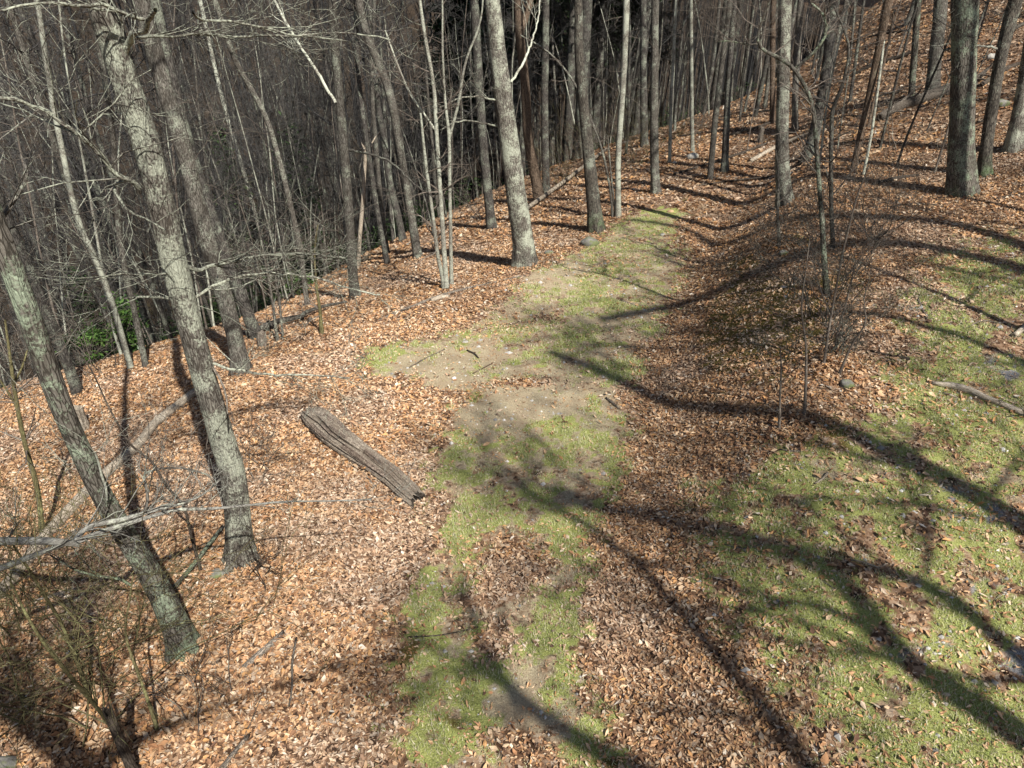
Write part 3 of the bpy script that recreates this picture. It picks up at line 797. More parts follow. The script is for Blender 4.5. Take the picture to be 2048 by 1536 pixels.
# three-stemmed pale clump
def clump(name, label, stems, mat, seed, group=None, tw=5, top=9, cat="tree", twmat='twig', sides=10, minw=.004):
    rng = random.Random(seed)
    b0 = hit(stems[0][0][0], stems[0][0][1])
    o = root(name, tuple(b0), label, cat, group)
    for si, st in enumerate(stems):
        onground = st[0][2] >= 0
        st = [(a, b, abs(c)) for a, b, c in st]
        if onground: pts, rad = stand(st)
        else:
            d0 = depth_of(b0); d0 = None
            # a fork: starts on an earlier stem, keeps to that stem's plumb distance
            bb = b0; pts = []; rad = []
            for px, py, w in st:
                d = ray(px, py); t = float(np.dot(bb[:2], d[:2]) / np.dot(d[:2], d[:2])) * (1 + .01 * si)
                pts.append(O + t * d); rad.append(w / 2 / FPX * t)
        if onground: pts = [pts[0] - np.array([0, 0, .15])] + pts; rad = [rad[0]] + rad
        if top and st[-1][1] < 40: pts, rad = extend(pts, rad, top, rng, .35)
        V, F, B = big_tube(pts, rad, sides, .16, .04, .35 if onground else 0, seed + si)
        link("stem", mesh_arr("stem", V, F, True, {"bco": ('FLOAT_VECTOR', B)}, b0), M[mat], o)
        P, Q, _ = resample(pts, rad, .15)
        tb = Tubes()
        for j in range(tw):
            i = rng.randint(int(len(P) * .25), len(P) - 1); a = rng.uniform(0, 6.28)
            grow(tb, P[i], [math.cos(a), math.sin(a), rng.uniform(.2, 1.0)], rng.uniform(.4, 1.3), max(minw, Q[i] * .5), rng, 2, 5, wander=.2, kids=(2, 4), rmin=.0028)
        tb.build("twigs", M[twmat], o, b0, "stuff")
    ALL_BASES.append((b0[0], b0[1]))
    return o
clump("young_tree", "three pale slender stems rising from one foot near the far end of the leaf carpet", [
    [(889, 578, 10), (883, 540, 9), (877, 525, 9), (863, 410, 8), (853, 342, 8), (841, 226, 5)],
    [(893, 578, 12), (889, 513, 11), (880, 376, 10), (873, 263, 9), (868, 171, 9), (849, 68, 8), (839, 0, 7)],
    [(903, 574, 10), (902, 513, 9), (899, 342, 8), (899, 273, 8), (890, 205, 6), (885, 103, 5), (885, 34, 4)],
    [(899, 275, -6), (918, 205, 6), (930, 120, 5), (948, 80, 4), (962, 51, 4), (966, 0, 3)],
    [(872, 262, -5), (850, 230, 4), (820, 190, 4), (795, 130, 4), (770, 60, 3)]], 'pale', 31, tw=14, top=11)
hero_tree("tree", [(1080, 402, 32), (1072, 360, 24), (1055, 273, 22), (1051, 171, 22), (1041, 85, 20), (1038, 60, 20), (1036, 0, 16)], 'brown',
    "forked brown trunk seen just behind the stout lichened tree", 10, top=18, crown=14, h_from=9, twigs=3, sides=18, step=.25, limbs=[LIMB([(1040, 66, 15), (1052, 35, 14), (1061, 0, 13), (1072, -50, 12)], twigs=2)])
hero_tree("tree", [(1093, 392, 24), (1091, 330, 17), (1089, 205, 17), (1092, 0, 16)], 'dark',
    "straight dull trunk standing just beyond the forked brown trunk", 11, top=20, crown=14, h_from=10, twigs=3, sides=14, step=.3)
hero_tree("tree", [(1192, 462, 44), (1186, 400, 31), (1181, 342, 27), (1167, 205, 24), (1157, 103, 21), (1157, 0, 18)], 'mossy',
    "dark trunk with mossy flared foot at the narrow end of the track", 12, top=20, crown=18, h_from=9.5, twigs=5, sides=26, step=.14, flare=.7)
hero_tree("tree", [(1236, 436, 16), (1236, 390, 13), (1236, 308, 13), (1244, 205, 13), (1250, 103, 14), (1253, 0, 15)], 'pale',
    "slim grey tree next to the mossy-footed dark trunk", 13, top=17, crown=12, h_from=8, twigs=5, sides=14, step=.2)
clump("young_tree", "thin sapling arching over in front of the mossy-footed dark trunk", [[(1226, 436, 7), (1221, 380, 6), (1205, 300, 5), (1170, 205, 5), (1140, 150, 5), (1095, 100, 4), (1040, 70, 3)], [(1232, 436, 5), (1222, 350, 4), (1215, 270, 3)]], 'grey', 33, tw=10, top=0)
hero_tree("tree", [(1311, 388, 28), (1309, 340, 20), (1308, 234, 18), (1310, 100, 17), (1310, 0, 17)], 'grey',
    "plain upright grey tree at the narrow end of the track, above its last grass", 14, top=21, crown=18, h_from=9.5, twigs=4, sides=20, step=.2)
hero_tree("tree", [(1339, 326, 9), (1341, 250, 8), (1345, 156, 8), (1352, 0, 7)], 'pale', "thinnest pale pole next to the plain upright grey tree", 15, top=14, crown=8, h_from=6, twigs=4, sides=10, step=.3, flare=.3, lmax=2.2)
hero_tree("tree", [(1385, 304, 13), (1384, 250, 9), (1383, 156, 8), (1382, 0, 8)], 'pale', "thin straight pale tree directly above the pale boulder", 16, top=15, crown=8, h_from=7, twigs=4, sides=10, step=.3, lmax=2.4)
hero_tree("tree", [(1420, 360, 17), (1424, 310, 13), (1431, 234, 13), (1445, 117, 12), (1461, 0, 12)], 'grey', "slanting grey tree, lower one of the crossing pair on the slope", 17, top=17, crown=12, h_from=8, twigs=4, sides=14, step=.22)
hero_tree("tree", [(1449, 344, 22), (1451, 300, 16), (1455, 200, 14), (1461, 117, 13), (1468, 0, 13)], 'dark', "upright dark tree, upper one of the crossing pair on the slope", 18, top=19, crown=14, h_from=9, twigs=4, sides=16, step=.22)
hero_tree("tree", [(1570, 410, 44), (1565, 360, 33), (1564, 312, 29), (1565, 195, 27), (1568, 78, 29), (1570, 0, 30)], 'oak',
    "sturdy grey tree standing midway on the bank behind the arching sapling", 19, top=21, crown=22, h_from=9, twigs=4, sides=28, step=.13, flare=.6)
hero_tree("tree", [(1545, 246, 16), (1545, 160, 12), (1546, 0, 13)], 'brown', "reddish brown trunk peeping out behind the sturdy bank tree", 20, top=20, crown=10, h_from=9, sides=12, step=.3)
hero_tree("tree", [(1590, 262, 18), (1590, 180, 14), (1594, 100, 15), (1602, 0, 16)], 'grey', "greyish trunk rising just right of the sturdy bank tree", 21, top=19, crown=12, h_from=8, sides=12, step=.3)
hero_tree("tree", [(1617, 320, 38), (1626, 280, 26), (1640, 215, 23), (1656, 117, 22), (1668, 0, 24)], 'dark', "broad-footed dull trunk leaning right behind the arching sapling", 22, top=19, crown=14, h_from=8.5, twigs=3, sides=18, step=.22, flare=.8)
hero_tree("tree", [(1706, 342, 15), (1718, 280, 13), (1738, 195, 14), (1762, 78, 17), (1775, 0, 20)], 'brown', "brownish trunk leaning right on the open slope, twin thin stem at its side", 23, top=17, crown=12, h_from=7.5, twigs=3, sides=16, step=.22, limbs=[LIMB([(1716, 335, 6), (1730, 280, 6), (1752, 190, 6), (1772, 110, 5), (1790, 20, 5)], t=25.5, twigs=4)])
hero_tree("tree", [(1822, 203, 18), (1825, 160, 14), (1828, 117, 14), (1836, 0, 14)], 'green', "slim greenish tree behind the big fallen hillside trunk", 24, top=16, crown=10, h_from=7, sides=14, step=.25)
hero_tree("tree", [(1864, 190, 34), (1869, 130, 28), (1875, 78, 28), (1883, 0, 29)], 'grey', "wide grey tree uphill, half hidden by the massive dark tree", 25, top=19, crown=16, h_from=8, sides=18, step=.2)
hero_tree("oak_tree", [(1921, 388, 66), (1921, 340, 53), (1922, 273, 50), (1928, 137, 50), (1929, 60, 53), (1930, 0, 56)], 'green',
    "massive dark tree with green lichen on top of the bank", 26, top=22, sides=34, step=.12, crown=26, h_from=8.5, flare=.5, ridge=.08, lmax=5, twigs=5)
hero_tree("tree", [(1966, 350, 34), (1971, 300, 27), (1984, 215, 25), (2004, 98, 25), (2031, 0, 30)], 'mossy', "black-barked tree leaning away beside the massive dark tree", 27, top=18, sides=24, step=.16, crown=18, h_from=7.5, limbs=[LIMB([(2002, 92, 9), (2012, 70, 8), (2040, 50, 7), (2080, 30, 6)], twigs=4), LIMB([(1998, 100, 5), (1975, 92, 4), (1930, 90, 3), (1890, 100, 3)], away=-.04, twigs=5, mat='pale')])
hero_tree("tree", [(2026, 300, 42), (2034, 250, 30), (2044, 195, 27), (2062, 80, 27), (2075, 0, 28)], 'oak', "lichened trunk cut by the frame at the upper right edge", 28, top=18, sides=24, step=.16, crown=16, h_from=7.5, flare=.8)
hero_tree("tree", [(1289, 292, 24), (1288, 240, 17), (1287, 156, 16), (1287, 0, 15)], 'dark', "shaded dark trunk at the crest, behind and left of the plain upright grey tree", 29, top=20, crown=12, h_from=10, sides=12, step=.3)
hero_tree("tree", [(263, 740, 15), (239, 655, 13), (219, 587, 13), (191, 518, 12), (157, 450, 12), (147, 410, 12), (130, 330, 12), (110, 230, 12), (92, 120, 11), (75, 0, 11)], 'pale', "slim pale tree below the green rhododendron, lichen in bands", 30, top=17, crown=12, h_from=9, twigs=8, sides=14, step=.2)
hero_tree("tree", [(292, 735, 16), (273, 641, 13), (253, 552, 13), (239, 484, 13), (232, 380, 12), (226, 260, 12), (205, 130, 12), (180, 0, 12)], 'grey', "slim grey tree right against the green rhododendron", 31, top=17, crown=12, h_from=9, twigs=8, sides=14, step=.2)
hero_tree("tree", [(162, 722, 20), (147, 655, 15), (120, 587, 15), (102, 518, 15), (79, 450, 15), (45, 320, 15), (5, 170, 15), (-40, 0, 15)], 'grey', "grey tree third from the frame edge behind the nearest leaning trunk", 32, top=17, crown=12, h_from=9, twigs=8, sides=14, step=.2)
hero_tree("tree", [(156, 785, 28), (120, 689, 23), (85, 604, 22), (44, 501, 22), (20, 450, 22), (-40, 300, 22)], 'dark', "dark trunk running close along the back of the nearest leaning trunk", 33, top=17, crown=12, h_from=9, twigs=4, sides=18, step=.2)
hero_tree("tree", [(615, 612, 16), (607, 550, 12), (599, 488, 12), (581, 410, 12), (560, 325, 12), (533, 232, 12), (495, 164, 12), (468, 120, 12), (430, 0, 12)], 'grey', "lone slim leaning tree on the leaves left of the straight grey tree", 34, top=18, crown=14, h_from=9, twigs=10, sides=14, step=.2)
hero_tree("tree", [(540, 560, 11), (524, 480, 9), (506, 410, 9), (482, 325, 9), (455, 239, 9), (434, 154, 9), (400, 0, 9)], 'pale', "thin pale leaning tree in front of the dark hollow", 35, top=16, crown=12, h_from=8, twigs=8, sides=12, step=.25)

# ------------------------------------------------------------------ saplings and brush
clump("sapling", "arching sapling on the bank, its top bent over to the left", [
    [(1654, 592, 13), (1648, 517, 12), (1644, 439, 11), (1640, 391, 10), (1634, 312, 10), (1627, 215, 9), (1613, 176, 9), (1586, 133, 9), (1555, 113, 9), (1520, 100, 7), (1510, 78, 5), (1522, 50, 4), (1540, 0, 3)],
    [(1592, 136, -7), (1633, 101, 6), (1654, 70, 6), (1652, 31, 5), (1622, 6, 4)],
    [(1516, 88, -4), (1490, 90, 3), (1460, 80, 3), (1430, 84, 2)]], 'green', 40, tw=20, top=0, cat="sapling")
clump("sapling", "forked sapling standing close beside the arching sapling", [
    [(1666, 500, 10), (1662, 400, 9), (1662, 312, 9), (1664, 212, 9), (1684, 180, 8), (1694, 130, 6), (1701, 98, 6), (1691, 66, 5), (1668, 12, 4)],
    [(1702, 98, -5), (1709, 23, 4), (1712, -40, 3)]], 'grey', 41, tw=16, top=0, cat="sapling")
clump("sapling", "short crooked stem rising in front of the sturdy bank tree", [[(1559, 494, 9), (1555, 430, 7), (1557, 351, 5), (1552, 300, 3)]], 'grey', 42, tw=8, top=0, cat="sapling")
clump("sapling", "long thin whip sapling slanting right at the front of the bank thicket", [[(1648, 728, 6), (1660, 642, 6), (1672, 576, 5), (1687, 498, 5), (1711, 400, 4), (1738, 330, 3)], [(1674, 700, 5), (1668, 690, 5), (1695, 595, 4), (1712, 520, 3)]], 'twig', 43, tw=7, top=0, cat="sapling")
clump("sapling", "crooked low sapling leaning right out of the thicket", [[(1678, 748, 6), (1692, 715, 5), (1703, 689, 5), (1734, 646, 4), (1726, 600, 3), (1738, 560, 2)]], 'twig', 44, tw=6, top=0, cat="sapling")
clump("sapling", "bare thin stick sapling nearest the litter strip at the foot of the bank", [[(1559, 857, 6), (1560, 790, 5), (1563, 732, 4), (1560, 690, 2)]], 'twig', 45, tw=3, top=0, cat="sapling")
clump("sapling", "kinked thin sapling where the long trunk shadow crosses the bank", [[(1609, 828, 7), (1612, 760, 6), (1613, 693, 5), (1601, 615, 4), (1613, 529, 3), (1620, 470, 2)]], 'twig', 46, tw=6, top=0, cat="sapling")
clump("sapling", "green-tinged sapling at the lower left, forked, before the pale fallen trunk", [[(86, 1074, 12), (76, 978, 11), (50, 890, 10), (35, 817, 9), (26, 759, 8), (18, 700, 6), (10, 640, 4)], [(28, 765, -5), (45, 735, 4), (55, 700, 3)], [(36, 820, -5), (20, 790, 4), (0, 760, 3)]], 'brush', 47, tw=12, top=0, cat="sapling")
clump("sapling", "thin black zigzag sapling between the two big leaning trunks", [[(402, 1142, 7), (384, 1081, 6), (369, 1008, 6), (328, 970, 6), (305, 917, 5), (264, 899, 5), (211, 803, 4), (187, 744, 3), (155, 700, 3)]], 'deaddark', 48, tw=8, top=0, cat="sapling")
clump("sapling", "small green-brown sapling alone on the leaves beyond the branch log", [[(644, 668, 9), (640, 620, 7), (631, 561, 6), (628, 500, 4), (636, 450, 3)]], 'brush', 49, tw=14, top=0, cat="sapling")
clump("sapling", "pair of thin stems at the end of the branch log", [[(555, 684, 7), (545, 600, 6), (535, 546, 5), (520, 470, 4), (505, 400, 3)], [(566, 680, 5), (560, 610, 5), (548, 540, 4), (552, 450, 3)]], 'grey', 50, tw=16, top=0, cat="sapling")

def shrub(name, label, px, py, nst, hgt, spread, mat, seed, group=None, depth=3, r=.012, wander=.24, kids=(2, 4), cat="shrub"):
    rng = random.Random(seed)
    b = hit(px, py); o = root(name, tuple(b), label, cat, group)
    for k in range(nst):
        tb = Tubes()
        a = rng.uniform(0, 6.28); q = b + np.array([rng.gauss(0, spread * .12), rng.gauss(0, spread * .12), 0]); q[2] = float(H(q[0], q[1])) - .03
        grow(tb, q, [math.cos(a) * spread * .5, math.sin(a) * spread * .5, 1], hgt * rng.uniform(.6, 1.1), r * rng.uniform(.6, 1.1), rng, depth, 7, up=.4, wander=wander, kids=kids, rmin=.0042)
        tb.build("stem", M[mat], o, b)
    return o
shrub("shrub", "dense bare thicket brush at the feet of the bank saplings", 1640, 640, 15, 1.7, 1.0, 'dark', 60)
shrub("shrub", "bare brush spreading low where the saplings meet the bank top", 1690, 560, 12, 1.9, 1.5, 'twig', 61, r=.015)
shrub("shrub", "low bare brush above the mossy stone", 1660, 705, 12, 1.1, 1.1, 'dark', 62)
shrub("shrub", "sprawling grey brush beside the crooked stem on the bank", 1575, 500, 14, 1.4, 1.6, 'deadgrey', 63, r=.009)
shrub("shrub", "bare spreading brush on the bank top below the massive dark tree", 1745, 470, 16, 1.8, 1.8, 'twig', 64, r=.015)
shrub("shrub", "dark tangled brush hanging over the middle of the bank", 1600, 600, 6, 1.2, 1.8, 'dark', 160, r=.014, wander=.3, depth=2)
shrub("shrub", "dark tangled brush low on the bank near the litter strip", 1520, 540, 5, 1.0, 2.0, 'dark', 161, r=.012, wander=.32, depth=2)
shrub("shrub", "dark twiggy brush behind the two bank saplings", 1655, 450, 7, 1.6, 1.8, 'dark', 162, r=.014, wander=.28, depth=2)
shrub("shrub", "low twiggy brush on the brown soil left of the kinked sapling", 1560, 720, 8, .7, 1.6, 'dark', 163, r=.009, wander=.3)
shrub("shrub", "grey twiggy bush beside the upper end of the fallen log", 520, 950, 8, .9, 1.3, 'deadgrey', 65, r=.01)
shrub("shrub", "small forked twiggy plant at the foot of the lichen oak", 524, 1160, 5, .75, 1.2, 'deaddark', 66, r=.012, depth=2)
shrub("shrub", "spindly seedlings on the leaves by the foot of the nearest leaning trunk", 412, 1412, 5, .9, 1.0, 'twig', 67, r=.008, depth=2)
shrub("shrub", "grey twiggy shrub before the rhododendron", 540, 600, 10, 2.2, 1.4, 'twig', 68, r=.014)
shrub("shrub", "tangled tall shrub between straight grey tree and lone slim tree", 600, 560, 10, 2.4, 1.4, 'twig', 69, r=.014)
shrub("shrub", "reddish bare shrub in the dip under the curving grey tree", 770, 480, 8, 2.0, 1.3, 'brown', 70, r=.014)
shrub("shrub", "wispy shrub leaning over the leaves past the three pale stems", 960, 440, 9, 2.2, 1.5, 'twig', 71, r=.014)
shrub("shrub", "airy tan shrub filling the gap behind the stout lichened tree", 1120, 400, 12, 3.0, 1.6, 'brown', 72, r=.014)
shrub("shrub", "leafless yellowish shrub in the shade behind the slim grey tree", 1270, 330, 10, 3.0, 1.6, 'brush', 73, r=.014)
shrub("shrub", "upright olive brush at the bottom left corner", 60, 1420, 5, 2.2, .9, 'brush', 74, r=.014, depth=2, kids=(3, 6))
shrub("shrub", "olive brush with long crossing shoots beside the dark rotten post", 190, 1460, 4, 2.4, 1.0, 'brush', 75, r=.013, depth=2, kids=(3, 6))
shrub("shrub", "yellow-green tinged brush half way up the lower left edge", 30, 1260, 4, 2.0, 1.2, 'brush', 76, r=.012, depth=2, kids=(3, 6))
shrub("shrub", "fine olive shrub crossing the nearest leaning trunk", 250, 1330, 4, 2.0, 1.2, 'brush', 77, r=.009, depth=2, kids=(3, 6))
shrub("shrub", "thin upright brush between the leaning trunk and the zigzag sapling", 330, 1000, 6, 1.5, 1.0, 'twig', 78, r=.009)
shrub("shrub", "sparse grey shrub below the pale fallen trunk", 120, 1180, 6, 1.6, 1.2, 'brush', 79, r=.010, depth=2, kids=(3, 6))
clump("brush_stem", "long olive stem crossing the bottom left corner", [[(254, 1500, 9), (199, 1421, 8), (142, 1355, 8), (85, 1284, 7), (51, 1228, 6), (20, 1160, 4)]], 'brush', 80, tw=16, top=0, cat="sapling", twmat='brush')
clump("brush_stem", "olive stem rising past the nearest leaning trunk's left side", [[(180, 1400, 9), (159, 1336, 9), (122, 1242, 8), (94, 1199, 7), (51, 1128, 6), (20, 1080, 4)]], 'brush', 81, tw=16, top=0, cat="sapling", twmat='brush')
clump("brush_stem", "olive stem with foot beside the dark rotten post", [[(314, 1458, 8), (295, 1398, 7), (261, 1307, 6), (247, 1259, 5), (258, 1214, 4), (266, 1150, 3)]], 'brush', 82, tw=12, top=0, cat="sapling", twmat='brush')

for i_, (px_, py_, hh_, mt_, lb_) in enumerate([
    (60, 760, 2.2, 'twig', "bare bush on the leaf crest behind the nearest leaning trunk"), (200, 745, 1.8, 'twig', "bare bush on the leaf crest below the rhododendron"), (330, 640, 2.0, 'brush', "bare bush hugging the back of the lichen oak"),
    (450, 600, 2.0, 'twig', "bare bush by the dark leaf hollow"), (500, 520, 2.6, 'brush', "yellowish bare bush past the leaning pair"), (650, 500, 2.2, 'brown', "bare red-brown bush behind the straight grey tree"),
    (700, 470, 2.4, 'twig', "bare bush far behind the bleached snag"), (850, 430, 2.6, 'brown', "bare red-brown bush behind the three pale stems"), (930, 400, 2.4, 'twig', "bare bush at the brow behind the clump"),
    (1000, 400, 2.6, 'brown', "brownish bush peeping left of the stout lichened tree"), (1130, 370, 3.0, 'brush', "tall airy bush left of the mossy-footed tree"), (1210, 350, 2.8, 'brown', "tall airy bush right of the mossy-footed tree"),
    (1270, 310, 2.6, 'twig', "dull bush left of the plain upright grey tree"), (1400, 285, 2.4, 'twig', "dull bush on the brow behind the crossing pair"), (1480, 262, 2.4, 'twig', "dull bush on the brow left of the sturdy bank tree"), (1640, 290, 1.8, 'twig', "bare bush at the broad-footed leaning trunk"), (1790, 300, 1.6, 'twig', "bare bush below the weathered hillside log"), (1880, 335, 1.5, 'twig', "bare bush left of the massive dark tree's foot")]):
    shrub("shrub", lb_, px_, py_, 8, hh_, 1.5, mt_, 700 + i_, r=.012)
laurel = None  # unused; stands for the dark foliage added below
def hollow_dark_mass():  # dark leaves added to give the hollow its blackish gaps between trunks
    rs = np.random.RandomState(44); n = 15000
    y = rs.uniform(14, 90, n); x = rs.uniform(-75, 30, n); d = edge_x(y) - x
    dens = sstep(.0, .35, fbm(x * .22, y * .22, 0, 3, 99)) * sstep(14, 19, d) * (1 - sstep(34, 44, d))
    k = rs.rand(n) < dens; x, y = x[k], y[k]; z = H(x, y); m = len(x)
    cs = np.stack([x, y, z + rs.uniform(.2, 2.2, m)], -1)
    V, F, C = leafy("foliage", cs, (.35, .35, .25), 30000, .24, 45, [(.02, .045, .012), (.03, .06, .016), (.014, .03, .01)], .5)
    o = link("hollow_dark_foliage", mesh_arr("hollow_dark_foliage", V, F, False, {"tint": ('FLOAT_COLOR', C)}), M['needle'], None, "stuff")
    tag(o, "dark foliage added to blacken the hollow floor between the trunks", "undergrowth")
# tree standing outside the left edge whose lichened limbs reach into view
rngL = random.Random(90)
bL = np.array([-6.9, 5.2, 0]); bL[2] = float(H(bL[0], bL[1]))
oL = root("oak_tree", tuple(bL), "tree outside the left edge whose pale lichened branches reach across the lower left", "tree")
ptsL = [bL + np.array([0, 0, -.3]), bL + np.array([-.1, .1, 2]), bL + np.array([-.3, 0, 5]), bL + np.array([-.5, -.2, 9]), bL + np.array([-.6, 0, 15])]
V, F, B = big_tube(ptsL, [.17, .16, .14, .11, .04], 20, .2, .06, .7, 90)
link("trunk", mesh_arr("trunk", V, F, True, {"bco": ('FLOAT_VECTOR', B)}, bL), M['oak'], oL)
def free_limb(o, b, lp, t0, t1, mat, seed, tw, tl=.8):
    rng = random.Random(seed); n = len(lp)
    tt = [t0 + (t1 - t0) * i / (n - 1) for i in range(n)]
    lpts = [O + tt[i] * ray(lp[i][0], lp[i][1]) for i in range(n)]
    lrad = [lp[i][2] / 2 / FPX * tt[i] for i in range(n)]
    PP, QQ, _ = resample(lpts, lrad, .06)
    tb = Tubes(); tb.add(PP, QQ, 9)
    for j in range(tw):
        i = rng.randint(2, len(PP) - 1); dd = PP[min(i + 1, len(PP) - 1)] - PP[i - 1]; dd /= np.linalg.norm(dd) + 1e-9
        sd = np.array([rng.gauss(0, 1), rng.gauss(0, 1), rng.gauss(.2, .8)])
        grow(tb, PP[i], dd * .8 + sd * .5, rng.uniform(.4, 1.0) * tl, max(.0035, QQ[i] * .5), rng, 2, 5, up=.2, wander=.2, kids=(2, 4), rmin=.0025)
    tb.build("limb", M[mat], o, b)
tj = depth_of(bL + np.array([-.1, .1, 2.2]))
free_limb(oL, bL, [(-260, 1040, 24), (-120, 1075, 20), (0, 1083, 17), (80, 1081, 16), (130, 1084, 15), (156, 1089, 10)], 6.2, 6.6, 'limbgrey', 91, 1)
free_limb(oL, bL, [(148, 1082, 11), (175, 1051, 11), (244, 1040, 10), (301, 1022, 8), (366, 1007, 6), (404, 992, 4), (440, 960, 3)], 6.6, 7.4, 'limbgrey', 92, 10)
free_limb(oL, bL, [(150, 1086, 11), (198, 1064, 10), (244, 1051, 9), (317, 1028, 8), (351, 1018, 7), (423, 1018, 6), (500, 1010, 5), (565, 1003, 4), (660, 1002, 3), (744, 999, 3)], 6.6, 8.0, 'limbgrey', 93, 14)
free_limb(oL, bL, [(-200, 1200, 16), (-80, 1160, 15), (0, 1137, 14), (50, 1118, 12), (118, 1091, 9), (150, 1083, 7)], 6.1, 6.6, 'limbgrey', 94, 6)
free_limb(oL, bL, [(289, 1024, 6), (297, 1000, 6), (290, 960, 5), (284, 948, 5), (320, 936, 4), (370, 936, 4), (420, 950, 3), (430, 975, 2)], 6.9, 7.3, 'grey', 95, 6)
free_limb(oL, bL, [(-80, 560, 12), (0, 444, 9), (34, 390, 9), (58, 352, 8), (48, 325, 5)], 6.0, 6.4, 'grey', 96, 4)
tbL = Tubes(); PL, QL, _ = resample(ptsL, [.17, .16, .14, .11, .04], .5); crown_on(tbL, PL, QL, 8.5, 14, rngL, 1.5, 3.5, 2); tbL.build("crown", M['twig'], oL, bL)

# ------------------------------------------------------------------ fallen logs, branches, stumps
def lying(name, label, pix, mat, seed, cat="log", sides=12, ridge=.08, sink=.25, lift=0.0, tw=0, step=.1, twl=.6, group=None, rough=.03):
    pts = []; rad = []
    for px, py, w in pix:
        p = hit(px, py); r = w / 2 / FPX * depth_of(p); p = p.copy(); p[2] += r * (1 - sink) + lift
        pts.append(p); rad.append(r)
    if len(pts) == 2: pts.insert(1, (pts[0] + pts[1]) / 2 + np.array([0, 0, .0])); rad.insert(1, sum(rad) / 2)
    b = pts[0].copy(); b[2] = float(H(b[0], b[1]))
    o = root(name, tuple(b), label, cat, group)
    V, F, B = big_tube(pts, rad, sides, step, ridge, 0, seed, .1, True, rough)
    link("stem", mesh_arr("stem", V, F, True, {"bco": ('FLOAT_VECTOR', B)}, b), M[mat], o)
    if tw:
        rng = random.Random(seed); tb = Tubes(); P, Q, _ = resample(pts, rad, .1)
        for j in range(tw):
            i = rng.randint(1, len(P) - 2); dd = P[i + 1] - P[i - 1]; dd /= np.linalg.norm(dd)
            grow(tb, P[i], dd + np.array([rng.gauss(0, .6), rng.gauss(0, .6), rng.uniform(.1, .7)]), rng.uniform(.3, 1) * twl, max(.004, Q[i] * .4), rng, 1, 5, up=0, kids=(1, 4), rmin=.003)
        tb.build("twigs", M[mat], o, b, "stuff")
    return o
